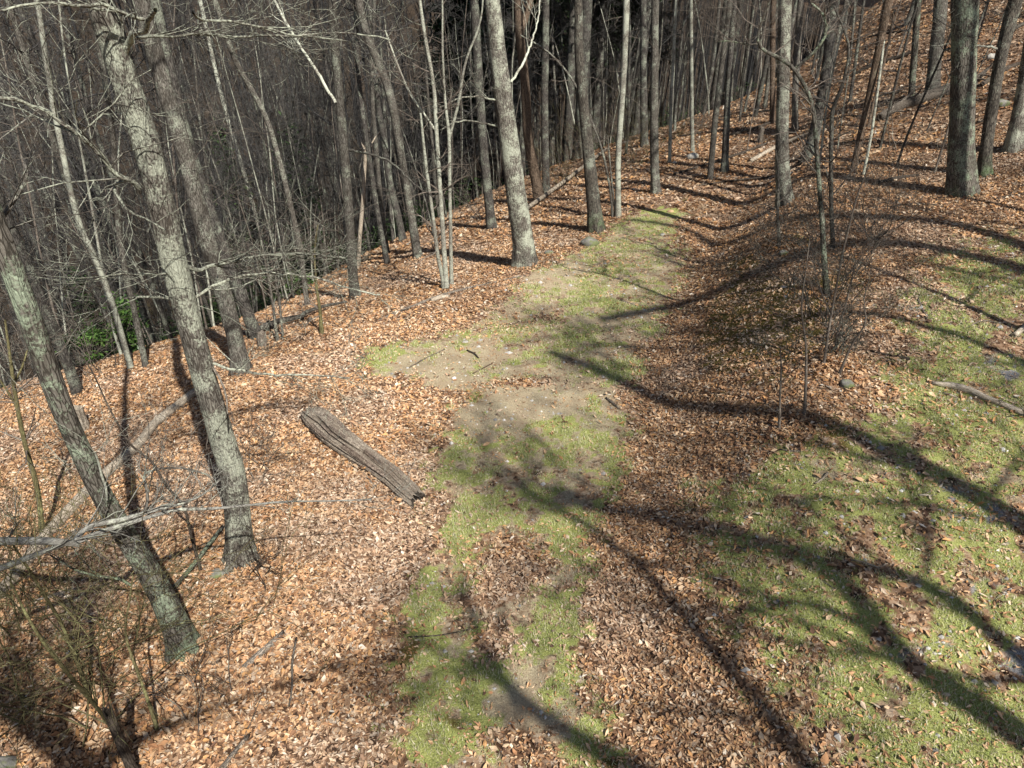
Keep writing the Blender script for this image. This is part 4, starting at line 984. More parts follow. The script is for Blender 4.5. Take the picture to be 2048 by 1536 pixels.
# the weathered log in the foreground, cracked and split
def foreground_log():
    a = hit(628, 842); c = hit(828, 1008)
    L = np.linalg.norm(c - a); ax = (c - a) / L
    b = (a + c) / 2; b[2] = float(H(b[0], b[1]))
    o = root("fallen_log", tuple(b), "weathered split grey log lying on the leaves beside the track", "log")
    n = 110; sides = 132
    up = np.array([0, 0, 1.]); sd = np.cross(ax, up); sd /= np.linalg.norm(sd); up = np.cross(sd, ax)
    u = np.linspace(0, L, n); t = u / L
    r = np.interp(t, [0, .06, .2, .45, .6, .8, .95, 1], [.20, .225, .225, .205, .185, .17, .155, .13])
    bend = np.interp(t, [0, .3, .55, .8, 1], [0, .03, -.02, -.06, -.04])
    ang = np.arange(sides) / sides * 2 * math.pi
    ca, sa = np.cos(ang), np.sin(ang)
    U = np.repeat(u[:, None], sides, 1)
    A = np.repeat(ang[None], n, 0)
    warp = .18 * fbm(U * .9, A * 0, 0, 3, 311)
    cracks = np.zeros_like(U)
    for k, (a0, w, d, s0, s1) in enumerate([(1.2, .07, .34, .1, .75), (1.75, .06, .30, .3, 1.1), (.75, .06, .30, -.1, .45), (2.2, .07, .34, .4, 1.1), (1.5, .04, .22, .55, 1.05), (.35, .07, .3, .3, 1.1), (2.75, .07, .3, -.1, .9), (1.0, .04, .2, .6, 1.1), (1.95, .035, .2, -.1, .35), (2.5, .04, .2, -.1, .5), (.55, .04, .2, .5, .9)]):
        dd = np.abs(((A + warp + .1 * np.sin(U * 2 + k)) - a0 + math.pi) % (2 * math.pi) - math.pi)
        along = sstep(s0 - .08, s0 + .08, U / L) * (1 - sstep(s1 - .1, s1 + .05, U / L))
        cracks -= d * np.exp(-(dd / w) ** 2) * along
    rn = vnoise(ca[None] * 5 + 0 * U, sa[None] * 5 + 0 * U, U * 1.6, 5) * .05 + vnoise(ca[None] * 12 + 0 * U, sa[None] * 14 + 0 * U, U * 1.6, 8) * .07 + vnoise(ca[None] * 1.4 + 0 * U, sa[None] * 1.4 + 0 * U, U * 1.2, 12) * .10
    rr = r[:, None] * (1 + rn + cracks)
    # worn flat faces: hewn top
    cen = a[None] + ax[None] * u[:, None] + sd[None] * bend[:, None]
    zg = H(cen[:, 0], cen[:, 1]); cen[:, 2] = np.interp(t, [0, 1], [zg[0], zg[-1]]) + r * .62
    rs = np.random.RandomState(3)
    W = cen[:, None] + (sd[None, None] * ca[None, :, None] * 1.0 + up[None, None] * sa[None, :, None] * .95) * rr[..., None]
    endj0 = (.08 * vnoise(ca * 5, sa * 5, 0, 4) + .06 * np.sin(ang * 2)); endj1 = (.14 * vnoise(ca * 5, sa * 5, 0, 6) + .05 * np.sin(ang * 3 + 1))
    W[0] -= ax[None] * endj0[:, None]; W[1] -= ax[None] * endj0[:, None] * .7
    W[-1] += ax[None] * endj1[:, None]; W[-2] += ax[None] * endj1[:, None] * .6
    Bc = np.stack([rr * ca, rr * sa, U], -1)
    idx = np.arange(n * sides).reshape(n, sides)
    q = np.stack([idx[:-1], idx[1:], np.roll(idx, -1, 1)[1:], np.roll(idx, -1, 1)[:-1]], -1).reshape(-1, 4)
    me = mesh_arr("log_wood", W.reshape(-1, 3), q, False, {"bco": ('FLOAT_VECTOR', Bc.reshape(-1, 3))}, b)
    link("log_wood", me, M['logwood'], o)
    for nm, e, sgn, k in (("cut_end", 0, 1, 1), ("cut_end", n - 1, -1, 2)):
        ring = W[e]; ctr = ring.mean(0) + ax * sgn * .07
        mid = ring * .55 + ctr * .45 + ax * (rs.rand(sides, 1) - .5) * .05
        V = np.concatenate([ring, mid, [ctr]]); i = np.arange(sides); j = np.roll(i, -1)
        Fq = np.stack([i, j, j + sides, i + sides], -1); Ft = np.stack([i + sides, j + sides, np.full(sides, 2 * sides)], -1)
        if sgn < 0: Fq = Fq[:, ::-1]; Ft = Ft[:, ::-1]
        me = mesh_arr(nm, V, [Fq, Ft], False, {"bco": ('FLOAT_VECTOR', (V - ctr))}, b)
        link(nm, me, M['deaddark'], o)
    # bark plates still clinging to the wood
    for k in range(12):
        i0 = rs.randint(8, n - 22); ln = rs.randint(10, 22); j0 = rs.choice([4, 10, 17, 25, 34, 42, 50, 58]) ; wd = rs.randint(4, 9)
        rows = []
        for ii in range(i0, i0 + ln):
            sh = int(2 * math.sin(ii * .3 + k))
            rows.append([W[ii, (j0 + jj + sh * 0) % sides] + (W[ii, (j0 + jj) % sides] - cen[ii]) * (.05 + .03 * rs.rand()) + ax * rs.uniform(-.008, .008) for jj in range(wd + 1)])
        rows = np.array(rows); m1, m2 = rows.shape[:2]
        inner = rows - (rows - cen[i0:i0 + ln, None]) * .09
        V = np.concatenate([rows.reshape(-1, 3), inner.reshape(-1, 3)])
        g = np.arange(m1 * m2).reshape(m1, m2); g2 = g + m1 * m2
        top = np.stack([g[:-1, :-1], g[1:, :-1], g[1:, 1:], g[:-1, 1:]], -1).reshape(-1, 4)
        edges = []
        for (p, q_) in ((g[:, 0], g2[:, 0]), (g2[:, -1], g[:, -1])): edges.append(np.stack([p[:-1], q_[:-1], q_[1:], p[1:]], -1))
        for (p, q_) in ((g2[0], g[0]), (g[-1], g2[-1])): edges.append(np.stack([p[:-1], q_[:-1], q_[1:], p[1:]], -1))
        me = mesh_arr("bark_plate", V, np.concatenate([top] + edges), False, {"bco": ('FLOAT_VECTOR', V * .7)}, b)
        link("bark_plate", me, M['logbark'], o)
M['logwood'] = bark("log_weathered_wood", (.27, .215, .165), (.60, .52, .41), (.54, .50, .39), .15, 30)
M['logbark'] = bark("log_bark", (.13, .10, .078), (.33, .265, .21), (.26, .28, .16), .15, 24)
foreground_log()

lying("fallen_log", "long pale barkless trunk fallen on the leaves behind the two leaning trees", [(396, 784, 14), (308, 853, 17), (284, 891, 18), (232, 935, 20), (179, 988, 22), (114, 1057, 24), (40, 1150, 24), (-40, 1240, 24)], 'deadpale', 100, sides=16, step=.15)
lying("branch_log", "curved branch log resting on a stump near the left tree pair", [(499, 681, 14), (530, 668, 13), (562, 653, 11), (605, 646, 9), (612, 636, 8), (650, 622, 6), (693, 614, 4)], 'grey', 101, sides=12, lift=.12, tw=4)
lying("fallen_branch", "dark thin branch lying just below the curved branch log", [(540, 700, 6), (580, 678, 5), (620, 656, 3)], 'deaddark', 102, cat="branch", tw=2)
lying("fallen_branch", "straight leaning pole between stout lichened tree and mossy-footed trunk", [(1055, 426, 8), (1105, 390, 8), (1154, 352, 7), (1212, 306, 6)], 'deadpale', 103, cat="branch", lift=.15)
lying("fallen_log", "big weathered grey trunk lying across the hillside, splintered end down", [(1758, 242, 16), (1790, 222, 18), (1830, 210, 22), (1890, 190, 24), (1950, 172, 22)], 'deadgrey', 104, sides=14, tw=6, twl=1.5)
lying("fallen_branch", "short black log lying below the slim leaning hillside tree", [(1746, 371, 7), (1790, 360, 10), (1836, 352, 5)], 'deaddark', 105, cat="log", tw=2)
lying("fallen_log", "pale thin trunk fallen behind the sturdy bank tree", [(1500, 326, 8), (1550, 297, 8), (1609, 273, 8), (1650, 262, 6)], 'deadpale', 106, tw=2)
lying("fallen_branch", "long dark branch lying uphill of the crossing pair of trees", [(1348, 350, 4), (1414, 330, 5), (1480, 310, 6), (1531, 289, 5)], 'deaddark', 107, cat="branch", tw=3, twl=1)
lying("fallen_branch", "dark branch up the slope beside the reddish brown trunk", [(1461, 272, 5), (1500, 262, 6), (1543, 247, 6)], 'deaddark', 108, cat="branch", tw=2, twl=1)
lying("fallen_log", "dark fallen trunk high on the slope above the weathered one", [(1690, 160, 8), (1760, 130, 10), (1830, 108, 10)], 'deaddark', 109, tw=4, twl=1.5)
lying("fallen_log", "dark fallen trunk at the upper right edge beyond the black-barked tree", [(1960, 175, 10), (2010, 140, 10), (2080, 120, 10)], 'deaddark', 110)
lying("broken_branch", "splintered tan and grey branch lying on the grass at the right edge", [(1868, 770, 8), (1905, 776, 16), (1941, 786, 15), (1970, 800, 13), (1999, 810, 12), (2048, 832, 13), (2110, 862, 14)], 'deadpale', 111, cat="branch", tw=5, twl=.5, ridge=.22, rough=.12)
lying("wood_splinter", "bright split piece of wood beside the splintered branch", [(1886, 788, 5), (1902, 792, 6), (1914, 796, 3)], 'deadpale', 112, cat="wood piece")
lying("broken_branch", "short bleached stub of wood at the right edge above the grass", [(2027, 674, 10), (2046, 660, 12), (2075, 640, 12)], 'deadpale', 113, cat="branch")
lying("fallen_branch", "dark knobbly stick on the bank top beside the thicket", [(1742, 703, 4), (1780, 713, 5), (1800, 716, 5), (1816, 720, 7)], 'deaddark', 114, cat="stick", tw=3, twl=.4)
lying("fallen_branch", "forked grey stick on the edge of the right hand grass", [(1836, 600, 4), (1846, 622, 4), (1854, 640, 3)], 'deadgrey', 115, cat="stick", tw=3, twl=.5)
lying("wood_slab", "flat brown bark slab half buried in foreground leaves", [(566, 1266, 10), (530, 1300, 16), (488, 1335, 12)], 'deadgrey', 116, cat="wood piece", sink=.9)
lying("fallen_stick", "thin upright-lying stick on the open foreground leaves", [(594, 1282, 4), (585, 1331, 4), (586, 1381, 4), (580, 1415, 3)], 'deadgrey', 117, cat="stick", lift=.04)
lying("fallen_branch", "mossy branch propped from the nearest leaning trunk to the oak foot", [(353, 1187, 9), (385, 1150, 8), (415, 1110, 8), (448, 1066, 7)], 'green', 118, cat="branch", lift=.1, tw=2)
lying("fallen_log", "short grey piece of trunk by the bottom left brush", [(70, 1205, 8), (120, 1190, 10), (160, 1180, 8)], 'deadgrey', 119)
lying("fallen_branch", "half buried grey limb just above the bottom edge left of the track", [(445, 1540, 12), (475, 1500, 10), (500, 1470, 6)], 'deadgrey', 120, cat="branch", tw=1)
lying("fallen_branch", "grey branch lying along the edge of the leaves below the three pale stems", [(760, 640, 4), (810, 620, 5), (850, 605, 6), (890, 590, 6), (960, 572, 4), (1050, 552, 3)], 'deadgrey', 121, cat="branch", tw=6, twl=.9)
lying("fallen_branch", "pale half-buried bough below the three pale stems", [(862, 603, 7), (880, 598, 9), (898, 594, 6)], 'deadpale', 122, cat="branch")
lying("fallen_branch", "long thin pole lying from the left edge toward the pale stump", [(165, 700, 4), (250, 760, 5), (320, 700, 5)][0:1] + [(210, 790, 5), (290, 745, 5), (360, 690, 4)], 'deadgrey', 123, cat="branch", tw=3) if False else None
for i, (pts_, lb) in enumerate([([(1400, 372, 3), (1470, 362, 4), (1540, 355, 3)], "thin dark branch lying left of the sturdy bank tree's foot"), ([(1600, 352, 3), (1650, 345, 4), (1700, 352, 3)], "dark branch across the foot of the leaning brownish trunk"), ([(1640, 300, 4), (1700, 285, 5), (1750, 278, 3)], "dark branch below the splintered end of the weathered log"), ([(1480, 232, 3), (1530, 222, 4), (1580, 225, 3)], "dark branch on the brow behind the reddish brown trunk"), ([(1720, 205, 4), (1770, 190, 5), (1810, 186, 4)], "dark branch just above the weathered hillside log"), ([(1650, 240, 3), (1700, 232, 4), (1740, 236, 3)], "dark branch left of the weathered hillside log"), ([(1780, 415, 3), (1830, 408, 4), (1880, 412, 3)], "dark twiggy branch before the massive dark tree's foot"), ([(1700, 90, 4), (1760, 70, 5), (1820, 62, 4)], "dark branch near the top of the open slope"), ([(1940, 250, 4), (1965, 244, 4)], "short dark branch between massive and black-barked trees"), ([(1990, 400, 3), (2020, 392, 4), (2060, 388, 3)], "dark branch on the leaves by the right frame edge")]):
    lying("fallen_branch", lb, pts_, 'deaddark', 160 + i, cat="branch", sides=8, step=.12, tw=5, twl=1.0, sink=.1)
for i, (pts_, lb, mt) in enumerate([
    ([(935, 702, 3), (950, 709, 4), (957, 717, 3)], "short dark curved stick on the bare soil beyond the white stone", 'deaddark'),
    ([(945, 748, 2), (965, 738, 3), (985, 727, 2)], "red-brown straight twig beside the white stone", 'brown'),
    ([(820, 735, 2), (850, 718, 3), (888, 700, 2)], "thin twig across the grass patch at the turning place", 'twig'),
    ([(1213, 798, 4), (1225, 808, 6), (1238, 818, 3)], "stubby broken stick right of the leaf strip on the track", 'deadgrey'),
    ([(820, 1275, 3), (880, 1272, 3), (930, 1262, 3), (955, 1255, 3)], "long thin dark twig on the grass near the yellow moss", 'deaddark'),
    ([(1630, 968, 3), (1645, 960, 5), (1654, 948, 5)], "bleached crooked twig on the right hand grass", 'deadpale'),
    ([(1838, 992, 4), (1850, 991, 5), (1862, 993, 4)], "short white stick on the right hand grass", 'deadpale'),
    ([(1705, 1121, 3), (1725, 1125, 4), (1755, 1136, 4)], "bleached stick lying in the branching shadow", 'deadpale'),
    ([(1640, 1158, 2), (1655, 1170, 3), (1672, 1180, 2)], "thin grey twig below the bleached stick", 'deadgrey'),
    ([(1990, 1200, 2), (2000, 1190, 3), (2012, 1181, 2)], "tan twig on bright grass near the right edge", 'deadpale'),
    ([(1690, 770 + 180, 2), (1720, 962, 2), (1760, 985, 2)], "hair-thin stick in the right hand grass above the long shadow", 'twig'),
    ([(1240, 360 + 240, 2), (1265, 610, 3), (1290, 612, 2)], "slight twig on the narrow part of the track", 'twig'),
    ([(660, 820, 2), (690, 800, 2), (740, 790, 2)], "fine pale twig above the fallen log", 'deadpale'),
    ([(1560, 790 + 110, 3), (1600, 905, 3), (1650, 890, 2)], "thin stick at the foot of the bank below the kinked sapling", 'deadgrey'),
    ([(1935, 455 + 200, 2), (1965, 640, 3), (2000, 648, 2)], "slender grey stick high on the right hand grass", 'deadgrey'),
    ([(1450, 900 + 190, 2), (1490, 1100, 3), (1520, 1090, 2)], "brown twig where leaves meet the right hand grass", 'twig')]):
    lying("stick", lb, pts_, mt, 130 + i, cat="stick", sides=6, ridge=.02, step=.06, tw=1 if i % 3 == 0 else 0, twl=.25, sink=.1)

def stump(name, label, px, py, w, hpx, mat, seed, topmat='deadpale'):
    b = hit(px, py); r = w / 2 / FPX * depth_of(b); h = hpx / FPX * depth_of(b) * 1.15
    o = root(name, tuple(b), label, "stump")
    V, F, B = big_tube([b - np.array([0, 0, .15]), b + np.array([0, 0, h * .5]), b + np.array([.02, 0, h])], [r * 1.05, r, r * .95], 18, .05, .1, .35, seed, .1, True, h * .22)
    link("stump_wood", mesh_arr("stump_wood", V, F, False, {"bco": ('FLOAT_VECTOR', B)}, b), M[mat], o)
stump("stump", "small rotten stump under the end of the curved branch log", 526, 692, 15, 24, 'deadgrey', 200)
stump("stump", "pale splintered stump behind the nearest leaning trunk", 168, 858, 20, 40, 'deadpale', 201)
stump("stump", "little grey stump on the leaves left of the sturdy bank tree", 1519, 285, 9, 22, 'deadgrey', 202)
stump("rotten_post", "dark rotten standing post of wood near the bottom left edge", 274, 1560, 18, 170, 'deaddark', 203)

def rock(name, label, px, py, w, hr, mat, seed, group=None):
    b = hit(px, py); r = w / 2 / FPX * depth_of(b)
    rs = np.random.RandomState(seed)
    n, k = 9, 14
    th = np.linspace(0, math.pi, n)[:, None]; ph = np.arange(k)[None] / k * 2 * math.pi
    x = np.sin(th) * np.cos(ph); y = np.sin(th) * np.sin(ph); z = np.cos(th) + 0 * ph
    f = 1 + .28 * vnoise(x * 1.5, y * 1.5, z * 1.5, seed) + .12 * vnoise(x * 4, y * 4, z * 4, seed + 1)
    f = np.clip(f, .6, 1.12)
    V = np.stack([x * r * f, y * r * f * rs.uniform(.65, .95), z * r * hr * f], -1).reshape(-1, 3)
    a = rs.uniform(0, 3); c, s = math.cos(a) , math.sin(a)
    V = V + np.array([0, 0, r * hr * .35])
    idx = np.arange(n * k).reshape(n, k)
    q = np.stack([idx[:-1], idx[1:], np.roll(idx, -1, 1)[1:], np.roll(idx, -1, 1)[:-1]], -1).reshape(-1, 4)
    me = mesh_arr(name, V, q, True)
    o = link(name, me, M[mat]); o.location = tuple(b)
    tag(o, label, "rock", group)
rock("boulder", "dark mossy boulder at the track edge near the mossy-footed trunk", 1178, 490, 42, .55, 'rock', 1)
rock("rock", "round mossy stone on the bank below the thicket", 1692, 772, 30, .7, 'rock', 2)
rock("rock", "pale boulder on the slope under the thin straight tree", 1385, 316, 26, .6, 'rockpale', 3)
rock("rock", "greenish boulder between black-barked tree and the right edge", 2003, 212, 32, .6, 'rock', 4)
rock("stone", "small tan stone on the right hand grass", 1859, 958, 19, .35, 'rocktan', 5)
rock("rock", "light rock high on the slope behind the massive dark tree", 1983, 118, 20, .8, 'rockpale', 6)
rock("stone", "white stone on the bare soil of the turning place", 908, 757, 10, .6, 'rockwhite', 7)
rock("rock", "grey stone at the foot of the stout lichened tree", 1098, 507, 20, .5, 'rock', 8)
rock("stone", "tan stone at the far end of the track by the first long shadow", 1341, 424, 14, .5, 'rocktan', 9)
rock("stone", "grey stone where thin shadow ends on the far track", 1325, 471, 11, .6, 'rockpale', 10)
rock("rock", "dark lump of stone under the crooked stem on the bank", 1566, 508, 22, .6, 'rock', 11)
rock("rock", "large grey rock in the bottom left corner", 4, 1534, 60, .4, 'rock', 12)
rock("rock", "dark stone left of the oak foot among roots", 436, 1150, 30, .5, 'rock', 13)
rock("stone", "flat cream stone beside the twig at the turning place", 930, 684, 13, .3, 'rockpale', 14)

# roots spreading from the big left tree
# ------------------------------------------------------------------ trees behind and beside the camera that throw the long shadows
def shadow_tree(name, label, bx, by, trunk_px, r0, r1, limbs, seed, mat='dark', top=15):
    """a tree out of view behind the camera. Its stem and limbs pass through the points that shade the ground where the photograph shows them"""
    rng = random.Random(seed)
    b = np.array([bx, by, float(H(bx, by))])
    sh = np.array([SUN_H.x, SUN_H.y])
    def up_from(px, py, w):
        g = hit(px, py)
        t = max(float(np.dot(b[:2] - g[:2], sh)), .5) / math.cos(SUN_EL)
        return g + np.array(TO_SUN) * t
    o = root(name, tuple(b), label, "tree", "trees standing behind the viewpoint")
    tp = [up_from(px, py, 0) for px, py in trunk_px]
    pts = [b - np.array([0, 0, .3]), b + np.array([0, 0, .3])] + tp
    rad = list(np.linspace(r0, r1, len(pts)))
    V, F, B = big_tube(pts, rad, 14, .3, .05, .5, seed)
    link("trunk", mesh_arr("trunk", V, F, True, {"bco": ('FLOAT_VECTOR', B)}, b), M[mat], o)
    P, Q, _ = resample(pts, rad, .5)
    for lp, ra, rb in limbs:
        q = [up_from(px, py, 0) for px, py in lp]
        PP, QQ, _ = resample(q, list(np.linspace(ra, rb, len(q))), .25)
        tb = Tubes(); tb.add(PP, QQ, 8)
        for j in range(12):
            i = rng.randint(1, len(PP) - 1); dd = PP[i] - PP[i - 1]; dd /= np.linalg.norm(dd)
            grow(tb, PP[i], dd + np.array([rng.gauss(0, .7), rng.gauss(0, .7), rng.gauss(.2, .5)]), rng.uniform(.8, 2.6), max(.016, QQ[i] * .45), rng, 2, 5, kids=(2, 4), rmin=.007)
        tb.build("limb", M[mat], o, b)
    tb = Tubes(); crown_on(tb, P, Q, max(7, (P[-1, 2] - b[2]) * .55), 20, rng, 1.8, 4.2, 2, rmin=.009)
    tb.build("crown", M['twig'], o, b)
def leaf_collars():
    """leaves banked against the feet of the standing trunks, and small stones of the track"""
    rs = np.random.RandomState(71); xs = []; ys = []; zs = []
    for (bx, by) in ALL_BASES:
        if by > 34: continue
        m = 130; a = rs.uniform(0, 6.28, m); r = .12 + rs.gamma(2.0, .13, m)
        x = bx + np.cos(a) * r; y = by + np.sin(a) * r
        xs.append(x); ys.append(y); zs.append(H(x, y) + rs.uniform(0, .11, m) * np.clip(1 - r / .8, 0, 1))
    pa, pc = hit(628, 842), hit(828, 1008)
    m = 420; t = rs.uniform(-.03, 1.03, m); side = rs.choice([-1, 1], m) * rs.uniform(.15, .42, m)
    ux, uy = (pc - pa)[:2] / np.linalg.norm((pc - pa)[:2])
    x = pa[0] + (pc[0] - pa[0]) * t - uy * side; y = pa[1] + (pc[1] - pa[1]) * t + ux * side
    xs.append(x); ys.append(y); zs.append(H(x, y) + rs.uniform(0, .13, m) * np.clip(1 - (np.abs(side) - .15) / .2, 0, 1))
    x, y, z = map(np.concatenate, (xs, ys, zs)); m = len(x); v, f = leaf_shape(False)
    nn = np.stack([rs.normal(0, .6, m), rs.normal(0, .6, m), np.ones(m)], -1); nn /= np.linalg.norm(nn, axis=1, keepdims=True)
    yaw = rs.uniform(0, 6.28, m); t0 = np.stack([np.cos(yaw), np.sin(yaw), 0 * yaw], -1); t0 -= nn * (t0 * nn).sum(1, keepdims=True); t0 /= np.linalg.norm(t0, axis=1, keepdims=True); b0 = np.cross(nn, t0)
    V = (t0[:, None] * v[None, :, 0:1] + b0[:, None] * v[None, :, 1:2] + nn[:, None] * v[None, :, 2:3]) * rs.uniform(.06, .12, m)[:, None, None] + np.stack([x, y, z + .01], -1)[:, None]
    F = (f[None] + (np.arange(m) * len(v))[:, None, None]).reshape(-1, 3)
    col = PAL[rs.choice(len(PAL), m, p=PALW / PALW.sum())] * rs.uniform(.6, 1.1, (m, 1))
    C = np.repeat(np.concatenate([col, np.ones((m, 1))], 1)[:, None], len(v), 1)
    o = link("leaf_drifts", mesh_arr("leaf_drifts", V.reshape(-1, 3), F, False, {"tint": ('FLOAT_COLOR', C.reshape(-1, 4))}), M['leaf'], None, "stuff")
    tag(o, "dead leaves banked up against the feet of the trunks", "leaf litter")
    n = 42000; x = rs.uniform(-6, 13, n); y = rs.uniform(2.5, 22, n); c = covers(x, y)
    k = rs.rand(n) < np.clip(c[2] * .8 + c[1] * .25 * (1 - c[0]), 0, 1); x, y = x[k], y[k]; m = len(x)
    s_ = rs.gamma(2.2, .0075, m)[:, None, None] + .003
    o8 = np.array([(1, 0, 0), (0, 1, 0), (-1, 0, 0), (0, -1, 0), (0, 0, .8)], float)
    V = o8[None] * s_ * rs.uniform(.6, 1.3, (m, 5, 1)); V += np.stack([x, y, H(x, y) + .001], -1)[:, None]
    f = np.array([(0, 1, 4), (1, 2, 4), (2, 3, 4), (3, 0, 4)]); F = (f[None] + (np.arange(m) * 5)[:, None, None]).reshape(-1, 3)
    g = rs.uniform(.22, .62, (m, 1)) * np.array([1, .97, .9]); C = np.repeat(np.concatenate([g, np.ones((m, 1))], 1)[:, None], 5, 1)
    o = link("gravel", mesh_arr("gravel", V.reshape(-1, 3), F, False, {"tint": ('FLOAT_COLOR', C.reshape(-1, 4))}), M['leaf'], None, "stuff")
    tag(o, "small grey stones worked into the grass and bare soil", "gravel")
leaf_collars()
shadow_tree("oak_tree", "shadow-throwing oak behind the viewpoint, its long shadow crossing the bank", 10.2, -1.5,
    [(2300, 1200), (2048, 1050), (1850, 930), (1650, 842), (1400, 822), (1250, 762), (1100, 705)], 0.28, .13,
    [([(1850, 935), (1760, 930), (1640, 880), (1500, 880), (1350, 880), (1200, 800)], .04, .02), ([(1400, 822), (1330, 800), (1280, 700), (1200, 690)], .05, .02), ([(1250, 762), (1150, 640), (1050, 640)], .05, .02)], 301)
shadow_tree("oak_tree", "shadow-throwing tree behind the viewpoint, its shadow crossing the upper grass", 17, 4.5,
    [(2200, 590), (2048, 540), (1900, 500), (1780, 482), (1650, 490), (1500, 560), (1380, 600), (1200, 640)], .33, .13,
    [([(1780, 482), (1600, 450), (1450, 470), (1300, 470)], .05, .02), ([(1650, 490), (1560, 530), (1450, 620), (1380, 680)], .05, .02), ([(1500, 560), (1420, 540), (1300, 500), (1180, 505)], .05, .02), ([(1650, 490), (1540, 500), (1430, 520), (1320, 560)], .04, .015), ([(1780, 482), (1660, 530), (1530, 560), (1400, 620)], .04, .015), ([(1900, 500), (1750, 560), (1620, 600), (1480, 640)], .05, .02)], 302)
shadow_tree("oak_tree", "shadow-throwing tree beyond the right edge, its shadow high on the grass", 20, 7.5,
    [(2200, 560), (2048, 490), (1900, 440), (1750, 432), (1500, 478), (1380, 455), (1250, 440)], .31, .12,
    [([(1750, 432), (1600, 420), (1450, 430), (1330, 412)], .06, .02), ([(1900, 440), (1780, 400), (1650, 380), (1500, 390)], .06, .02), ([(1500, 478), (1400, 500), (1280, 520)], .05, .02)], 303)
shadow_tree("tree", "slim shadow-throwing tree behind the viewpoint", 15, 1.5,
    [(2200, 790), (2048, 722), (1950, 682), (1820, 640), (1700, 615), (1500, 680), (1300, 690), (1150, 690)], .13, .06, [([(1500, 680), (1350, 590), (1200, 598), (1040, 622)], .05, .025), ([(1500, 680), (1340, 640), (1200, 660), (1010, 688)], .05, .025), ([(1700, 615), (1480, 560), (1300, 540), (1120, 548)], .05, .02), ([(1500, 680), (1400, 730), (1250, 735), (1060, 720)], .04, .02), ([(1700, 615), (1560, 640), (1440, 690), (1330, 740)], .035, .015), ([(1820, 640), (1700, 690), (1560, 740), (1400, 780)], .035, .015), ([(1700, 615), (1580, 600), (1460, 610), (1350, 625)], .035, .015)], 304)
shadow_tree("oak_tree", "forking shadow-throwing oak close behind the viewpoint", 5.6, -5.5,
    [(2300, 1640), (2048, 1470), (1850, 1360), (1740, 1260), (1710, 1150), (1600, 1120), (1400, 1045), (1230, 1020), (1100, 1000)], .24, .08,
    [([(1740, 1260), (1650, 1210), (1530, 1200), (1400, 1150), (1250, 1110), (1150, 1060)], .08, .03), ([(1710, 1150), (1690, 1100), (1560, 1090), (1420, 1100)], .06, .03)], 305)
shadow_tree("oak_tree", "second forking shadow-throwing oak behind the viewpoint to the right", 8.3, -3.5,
    [(2300, 1500), (2048, 1320), (1950, 1240), (1850, 1150), (1700, 1130), (1550, 1110), (1400, 1050), (1200, 1010), (1050, 960)], .16, .06,
    [([(2048, 1060), (1900, 1020), (1750, 998), (1560, 1000), (1420, 1025), (1250, 1010), (1100, 970)], .05, .025), ([(1850, 1150), (1860, 1060), (1800, 1010)], .04, .02)], 306)
shadow_tree("tree", "shadow-throwing tree right behind the viewpoint", 2.4, -7.5,
    [(1700, 1650), (1560, 1450), (1480, 1360), (1380, 1260), (1290, 1130), (1200, 1060), (1040, 980), (960, 930)], .13, .05,
    [([(1290, 1130), (1180, 1060), (1080, 1000), (950, 880)], .05, .02), ([(1040, 980), (1120, 900), (1000, 850)], .04, .02)], 307)
shadow_tree("oak_tree", "crooked shadow-throwing tree right behind the viewpoint", 1.2, -9,
    [(1500, 1700), (1300, 1545), (1180, 1490), (1060, 1440), (1030, 1390), (975, 1330), (950, 1270), (920, 1150)], .20, .05,
    [([(1030, 1390), (960, 1340), (900, 1330), (850, 1280)], .05, .02)], 308)
shadow_tree("tree", "shadow-throwing tree outside the lower left corner", -4.2, -3.5,
    [(330, 1700), (200, 1560), (60, 1440), (-60, 1340)], .2, .12, [([(200, 1560), (260, 1480), (220, 1380), (190, 1300)], .05, .02), ([(60, 1440), (70, 1350), (0, 1250)], .05, .02)], 309)

# ------------------------------------------------------------------ woods: templates copied as single trees
def template_tree(kind, seed):
    rng = random.Random(seed); rs = np.random.RandomState(seed)
    if kind == 'tall': h = rng.uniform(18, 23); r = rng.uniform(.12, .19)
    elif kind == 'mid': h = rng.uniform(14, 18); r = rng.uniform(.07, .11)
    else: h = rng.uniform(8, 12); r = rng.uniform(.02, .042)
    n = 9; p = np.zeros(3); p[2] = -.4; d = np.array([rng.gauss(0, .05), rng.gauss(0, .05), 1]); pts = [p.copy()]
    for i in range(n):
        d = d + np.array([rng.gauss(0, .05), rng.gauss(0, .05), 0]); d[2] = 1; p = p + d / np.linalg.norm(d) * (h + .4) / n; pts.append(p.copy())
    rad = [r * (1 - .8 * (i / n) ** 1.1) for i in range(n + 1)]
    V, F, B = big_tube(pts, rad, 12 if kind == 'tall' else 8, .45, .06, .6, seed)
    tm = mesh_arr("trunk", V, F, True, {"bco": ('FLOAT_VECTOR', B)})
    P, Q, _ = resample(pts, rad, .5)
    tb = Tubes()
    if kind == 'tall':
        crown_on(tb, P, Q, h * .42, 26, rng, 1.5, 4.0, 2, kids=(3, 6), rmin=.006)
        crown_on(tb, P, Q, h * .12, 7, rng, .5, 1.5, 1, kids=(2, 4), upb=.3, rmin=.005)
    elif kind == 'mid':
        crown_on(tb, P, Q, h * .32, 28, rng, 1.0, 2.8, 2, kids=(3, 5), rmin=.006)
        crown_on(tb, P, Q, h * .1, 8, rng, .5, 1.4, 1, kids=(2, 4), upb=.3, rmin=.005)
    else:
        crown_on(tb, P, Q, h * .15, 30, rng, .6, 1.8, 2, kids=(2, 4), rmin=.005)
    V, F, B = tb.arrays()
    cm = mesh_arr("crown", V, F, True, {"bco": ('FLOAT_VECTOR', B)})
    return tm, cm
